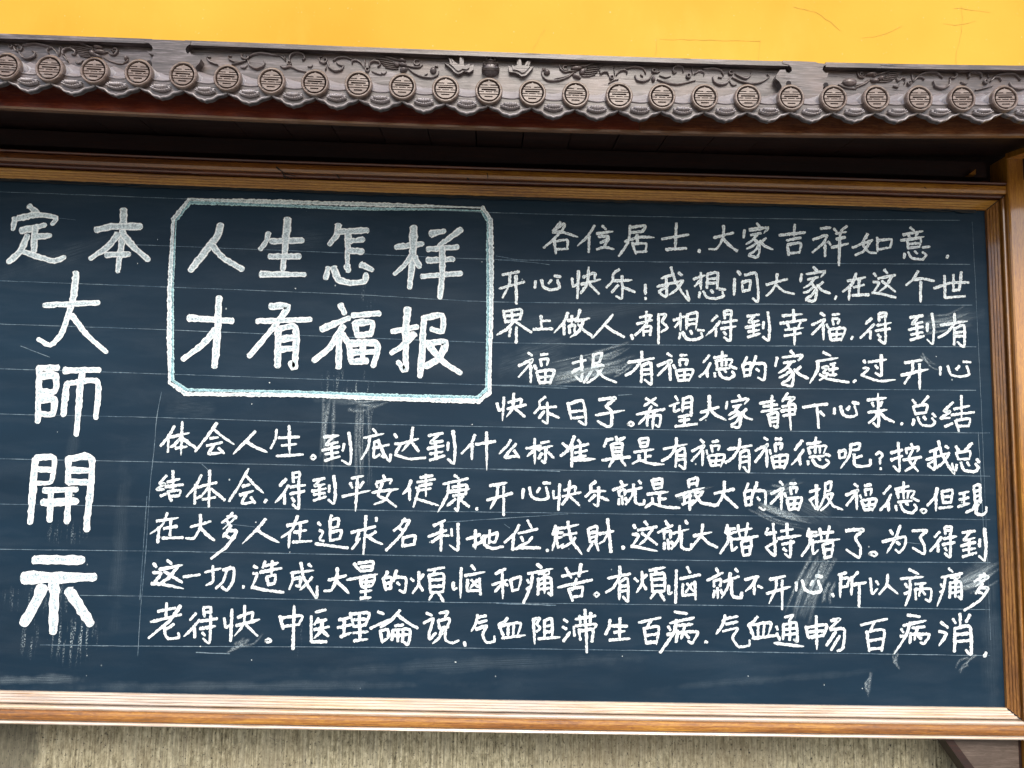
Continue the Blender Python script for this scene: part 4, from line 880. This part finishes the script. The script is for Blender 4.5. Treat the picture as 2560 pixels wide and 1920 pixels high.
# cut-corner border round the title: white outer line, pale blue inner line
ob = [(140, 50, 700, 66, 1200, 80, 1750, 96, 2120, 108), (2120, 105, 2178, 190), (2176, 185, 2182, 700, 2168, 1345), (2172, 1350, 2095, 1415), (2100, 1412, 1500, 1396, 900, 1372, 120, 1362), (120, 1362, 10, 1285), (12, 1285, 12, 700, 36, 185), (36, 185, 140, 55)]
ib = [(150, 72, 700, 88, 1200, 112, 1750, 118, 2115, 128), (2115, 122, 2155, 192), (2158, 185, 2160, 700, 2148, 1330), (2150, 1330, 2085, 1385), (2090, 1388, 1500, 1374, 900, 1350, 130, 1335), (130, 1338, 28, 1268), (30, 1268, 30, 700, 56, 190), (56, 190, 148, 76)]
for sets, wd, mt, nm, y in ((ib, 22, 'chalk_blue', 'chalk_border', -.0012), (ob, 27, 'chalk_big', 'chalk_border', -.0017)):
    V, Fc, U = [], [], []
    for i, s in enumerate(sets):
        P = np.array([[q.x, q.z] for q in (at(420 + s[k] * .37071, 480 + s[k + 1] * .37071, 0) for k in range(0, len(s), 2))])
        stroke(P, wd * .37071 / F * D, y - .00005 * i, V, Fc, U, .16)
    o = chalk_obj(nm, V, Fc, U, M[mt], slate)
    o['label'] = 'pale blue inner line of the title border' if mt == 'chalk_blue' else 'white outer line of the title border'

# thin ruled lines
RULES = [[(-700, 455), (8, 480), (450, 497), (1240, 532), (1860, 546), (2400, 551)], [(340, 612), (800, 630), (1240, 649), (1860, 657), (2425, 661)], [(-700, 676), (0, 702), (400, 717), (860, 735), (1240, 755), (1860, 760), (2430, 763)],
         [(-700, 785), (0, 810), (400, 824), (1210, 856), (1860, 864.5), (2440, 867)], [(-700, 902), (0, 922), (440, 936), (1210, 962), (1860, 970.5), (2440, 976)], [(-700, 1018), (0, 1035), (400, 1044), (1080, 1064), (1780, 1076), (2475, 1082.5)],
         [(-700, 1133), (0, 1147), (400, 1155), (1080, 1170), (1780, 1181), (2475, 1190)], [(-700, 1248), (0, 1260), (400, 1267), (1080, 1278), (1780, 1288), (2475, 1299)], [(-700, 1362), (0, 1373), (400, 1378), (1080, 1390), (1780, 1401.5), (2475, 1406.5)],
         [(200, 1488), (400, 1491), (1080, 1505), (1780, 1513), (2475, 1524)], [(100, 1612), (360, 1615), (1080, 1619), (1780, 1628.5), (2475, 1639)]]
for i, r in enumerate(RULES): line_mesh(r, 1.35, 0, 'ruled_line', M['rule'], slate, .00018, .0006 + i * .00002)
for i, (r, wd) in enumerate([([(404, 980), (392, 1045), (385, 1130), (376, 1210), (365, 1380), (352, 1520), (345, 1640)], 1.8), ([(368, 1240), (358, 1380), (350, 1500)], 1.4), ([(2430, 555), (2452, 1000), (2476, 1600)], 1.1), ([(2445, 1080), (2462, 1390)], 1.6),
        ([(1115, 1305), (1240, 1297), (1420, 1285)], 2), ([(1245, 650), (1320, 655), (1375, 662)], 2.4), ([(1240, 640), (1300, 650), (1350, 650)], 2), ([(555, 1308), (640, 1318)], 1.6), ([(1200, 962), (1420, 971)], 2.4), ([(490, 1631), (575, 1634)], 2.2), ([(505, 1160), (524, 1178)], 1.8), ([(1545, 988), (1580, 986)], 2.2),
        ([(1240, 1173), (1400, 1178)], 3.4), ([(1240, 1508), (1390, 1513)], 3.4), ([(1260, 1310), (1275, 1320)], 1.6), ([(2230, 1352), (2300, 1360)], 1.4), ([(52, 865), (90, 880), (125, 893)], 1.6), ([(140, 545), (190, 550)], 1.4)]):
    line_mesh(r, wd * .7, 0, 'faint_chalk_line', M['rule'], slate, .0002, .00085 + i * .00001)
# streaks left by fingers and eraser: bundles of thin, half transparent strokes
n = NT('smeared_chalk'); uv = n.n('ShaderNodeUVMap'); uv.uv_map = 'UVMap'; sx_ = n.n('ShaderNodeSeparateXYZ'); n.l(uv.outputs[0], sx_.inputs[0])
e = n.rr(n.math('ABSOLUTE', sx_.outputs[0]), .1, 1, 1, 0); tt = sx_.outputs[1]
ends = n.math('MULTIPLY', n.rr(tt, 0, .25, 0, 1), n.rr(tt, .55, 1, 1, 0))
gr_ = n.rr(n.noise(n.map(), 260, 4, .75), .38, .64)
n.l(n.math('MULTIPLY', n.math('MULTIPLY', e, ends), n.math('MULTIPLY', gr_, .34)), n.b.inputs['Alpha']); M['smear'] = n.out((.62, .74, .79), .9, 0, .1)
SB = [((2045, 1395), (1985, 1530), 11, 60, 10), ((2080, 1450), (2062, 1515), 4, 22, 8), ((1385, 940), (1565, 898), 10, 34, 9), ((1470, 895), (1555, 872), 5, 18, 8), ((1543, 932), (1572, 908), 5, 8, 7), ((2305, 818), (2425, 793), 8, 32, 9), ((2300, 880), (2332, 907), 4, 14, 6),
      ((2398, 1462), (2478, 1420), 11, 30, 9), ((1900, 1262), (2015, 1300), 10, 34, 7), ((1915, 1232), (1995, 1214), 5, 14, 7), ((582, 1614), (622, 1590), 4, 12, 8), ((2173, 1692), (2168, 1728), 3, 6, 8), ((2425, 1645), (2400, 1668), 4, 14, 8), ((2240, 1636), (2243, 1664), 3, 6, 7),
      ((828, 1000), (822, 1160), 5, 20, 9), ((905, 1005), (905, 1220), 5, 26, 7), ((880, 1012), (960, 1006), 6, 20, 8), ((1690, 1250), (1760, 1225), 3, 14, 6)]
for bi, (p0, p1, cnt, spr, wd_) in enumerate(SB):
    V, Fc, U = [], [], []; p0 = np.array(p0, float); p1 = np.array(p1, float); dv = (p1 - p0) / np.linalg.norm(p1 - p0); nv = np.array([-dv[1], dv[0]])
    for i in range(cnt):
        o_ = nv * rng.normal(0, spr * .45); a0 = p0 + o_ + dv * rng.normal(0, 12); a1 = p1 + o_ * 1.15 + dv * rng.normal(0, 14); mid = (a0 + a1) / 2 + nv * rng.normal(5, 4)
        P = np.array([[q.x, q.z] for q in (at(*p, 0) for p in (a0, mid, a1))])
        stroke(P, wd_ * (.5 + rng.random()) / F * D, -.0030 - bi * .00002 - .000012 * i, V, Fc, U, .1)
    chalk_obj('chalk_smear', V, Fc, U, M['smear'], slate)

# crumbs of chalk
V, Fc, U = [], [], []
sp2 = [(640, 1305), (700, 1375), (725, 1380), (742, 1500), (735, 1513), (420, 1615), (502, 1615), (118, 1135), (1555, 1640), (1550, 1644), (1140, 1655), (1135, 1662), (2060, 1712), (2125, 1752), (2155, 1720), (1240, 592), (630, 1010), (620, 760), (740, 722), (810, 975), (1205, 655), (290, 1400), (220, 1410), (262, 1405), (675, 957), (2325, 672), (2340, 892), (90, 1080), (145, 1080), (420, 1745), (1870, 1690), (1280, 1690), (630, 1650), (2110, 1655), (1180, 1062), (1150, 1052), (395, 600), (378, 582), (345, 660)]
for i, (a, c) in enumerate(sp2[::2]):
    q = at(a, c); e_ = rng.normal(0, .001, 2); stroke(np.array([[q.x, q.z], [q.x + e_[0], q.z + e_[1]]]), .0012 + .0014 * rng.random(), -.0022 - .00001 * i, V, Fc, U, .2)
o = chalk_obj('chalk_specks', V, Fc, U, M['chalk'], slate); o['kind'] = 'stuff'
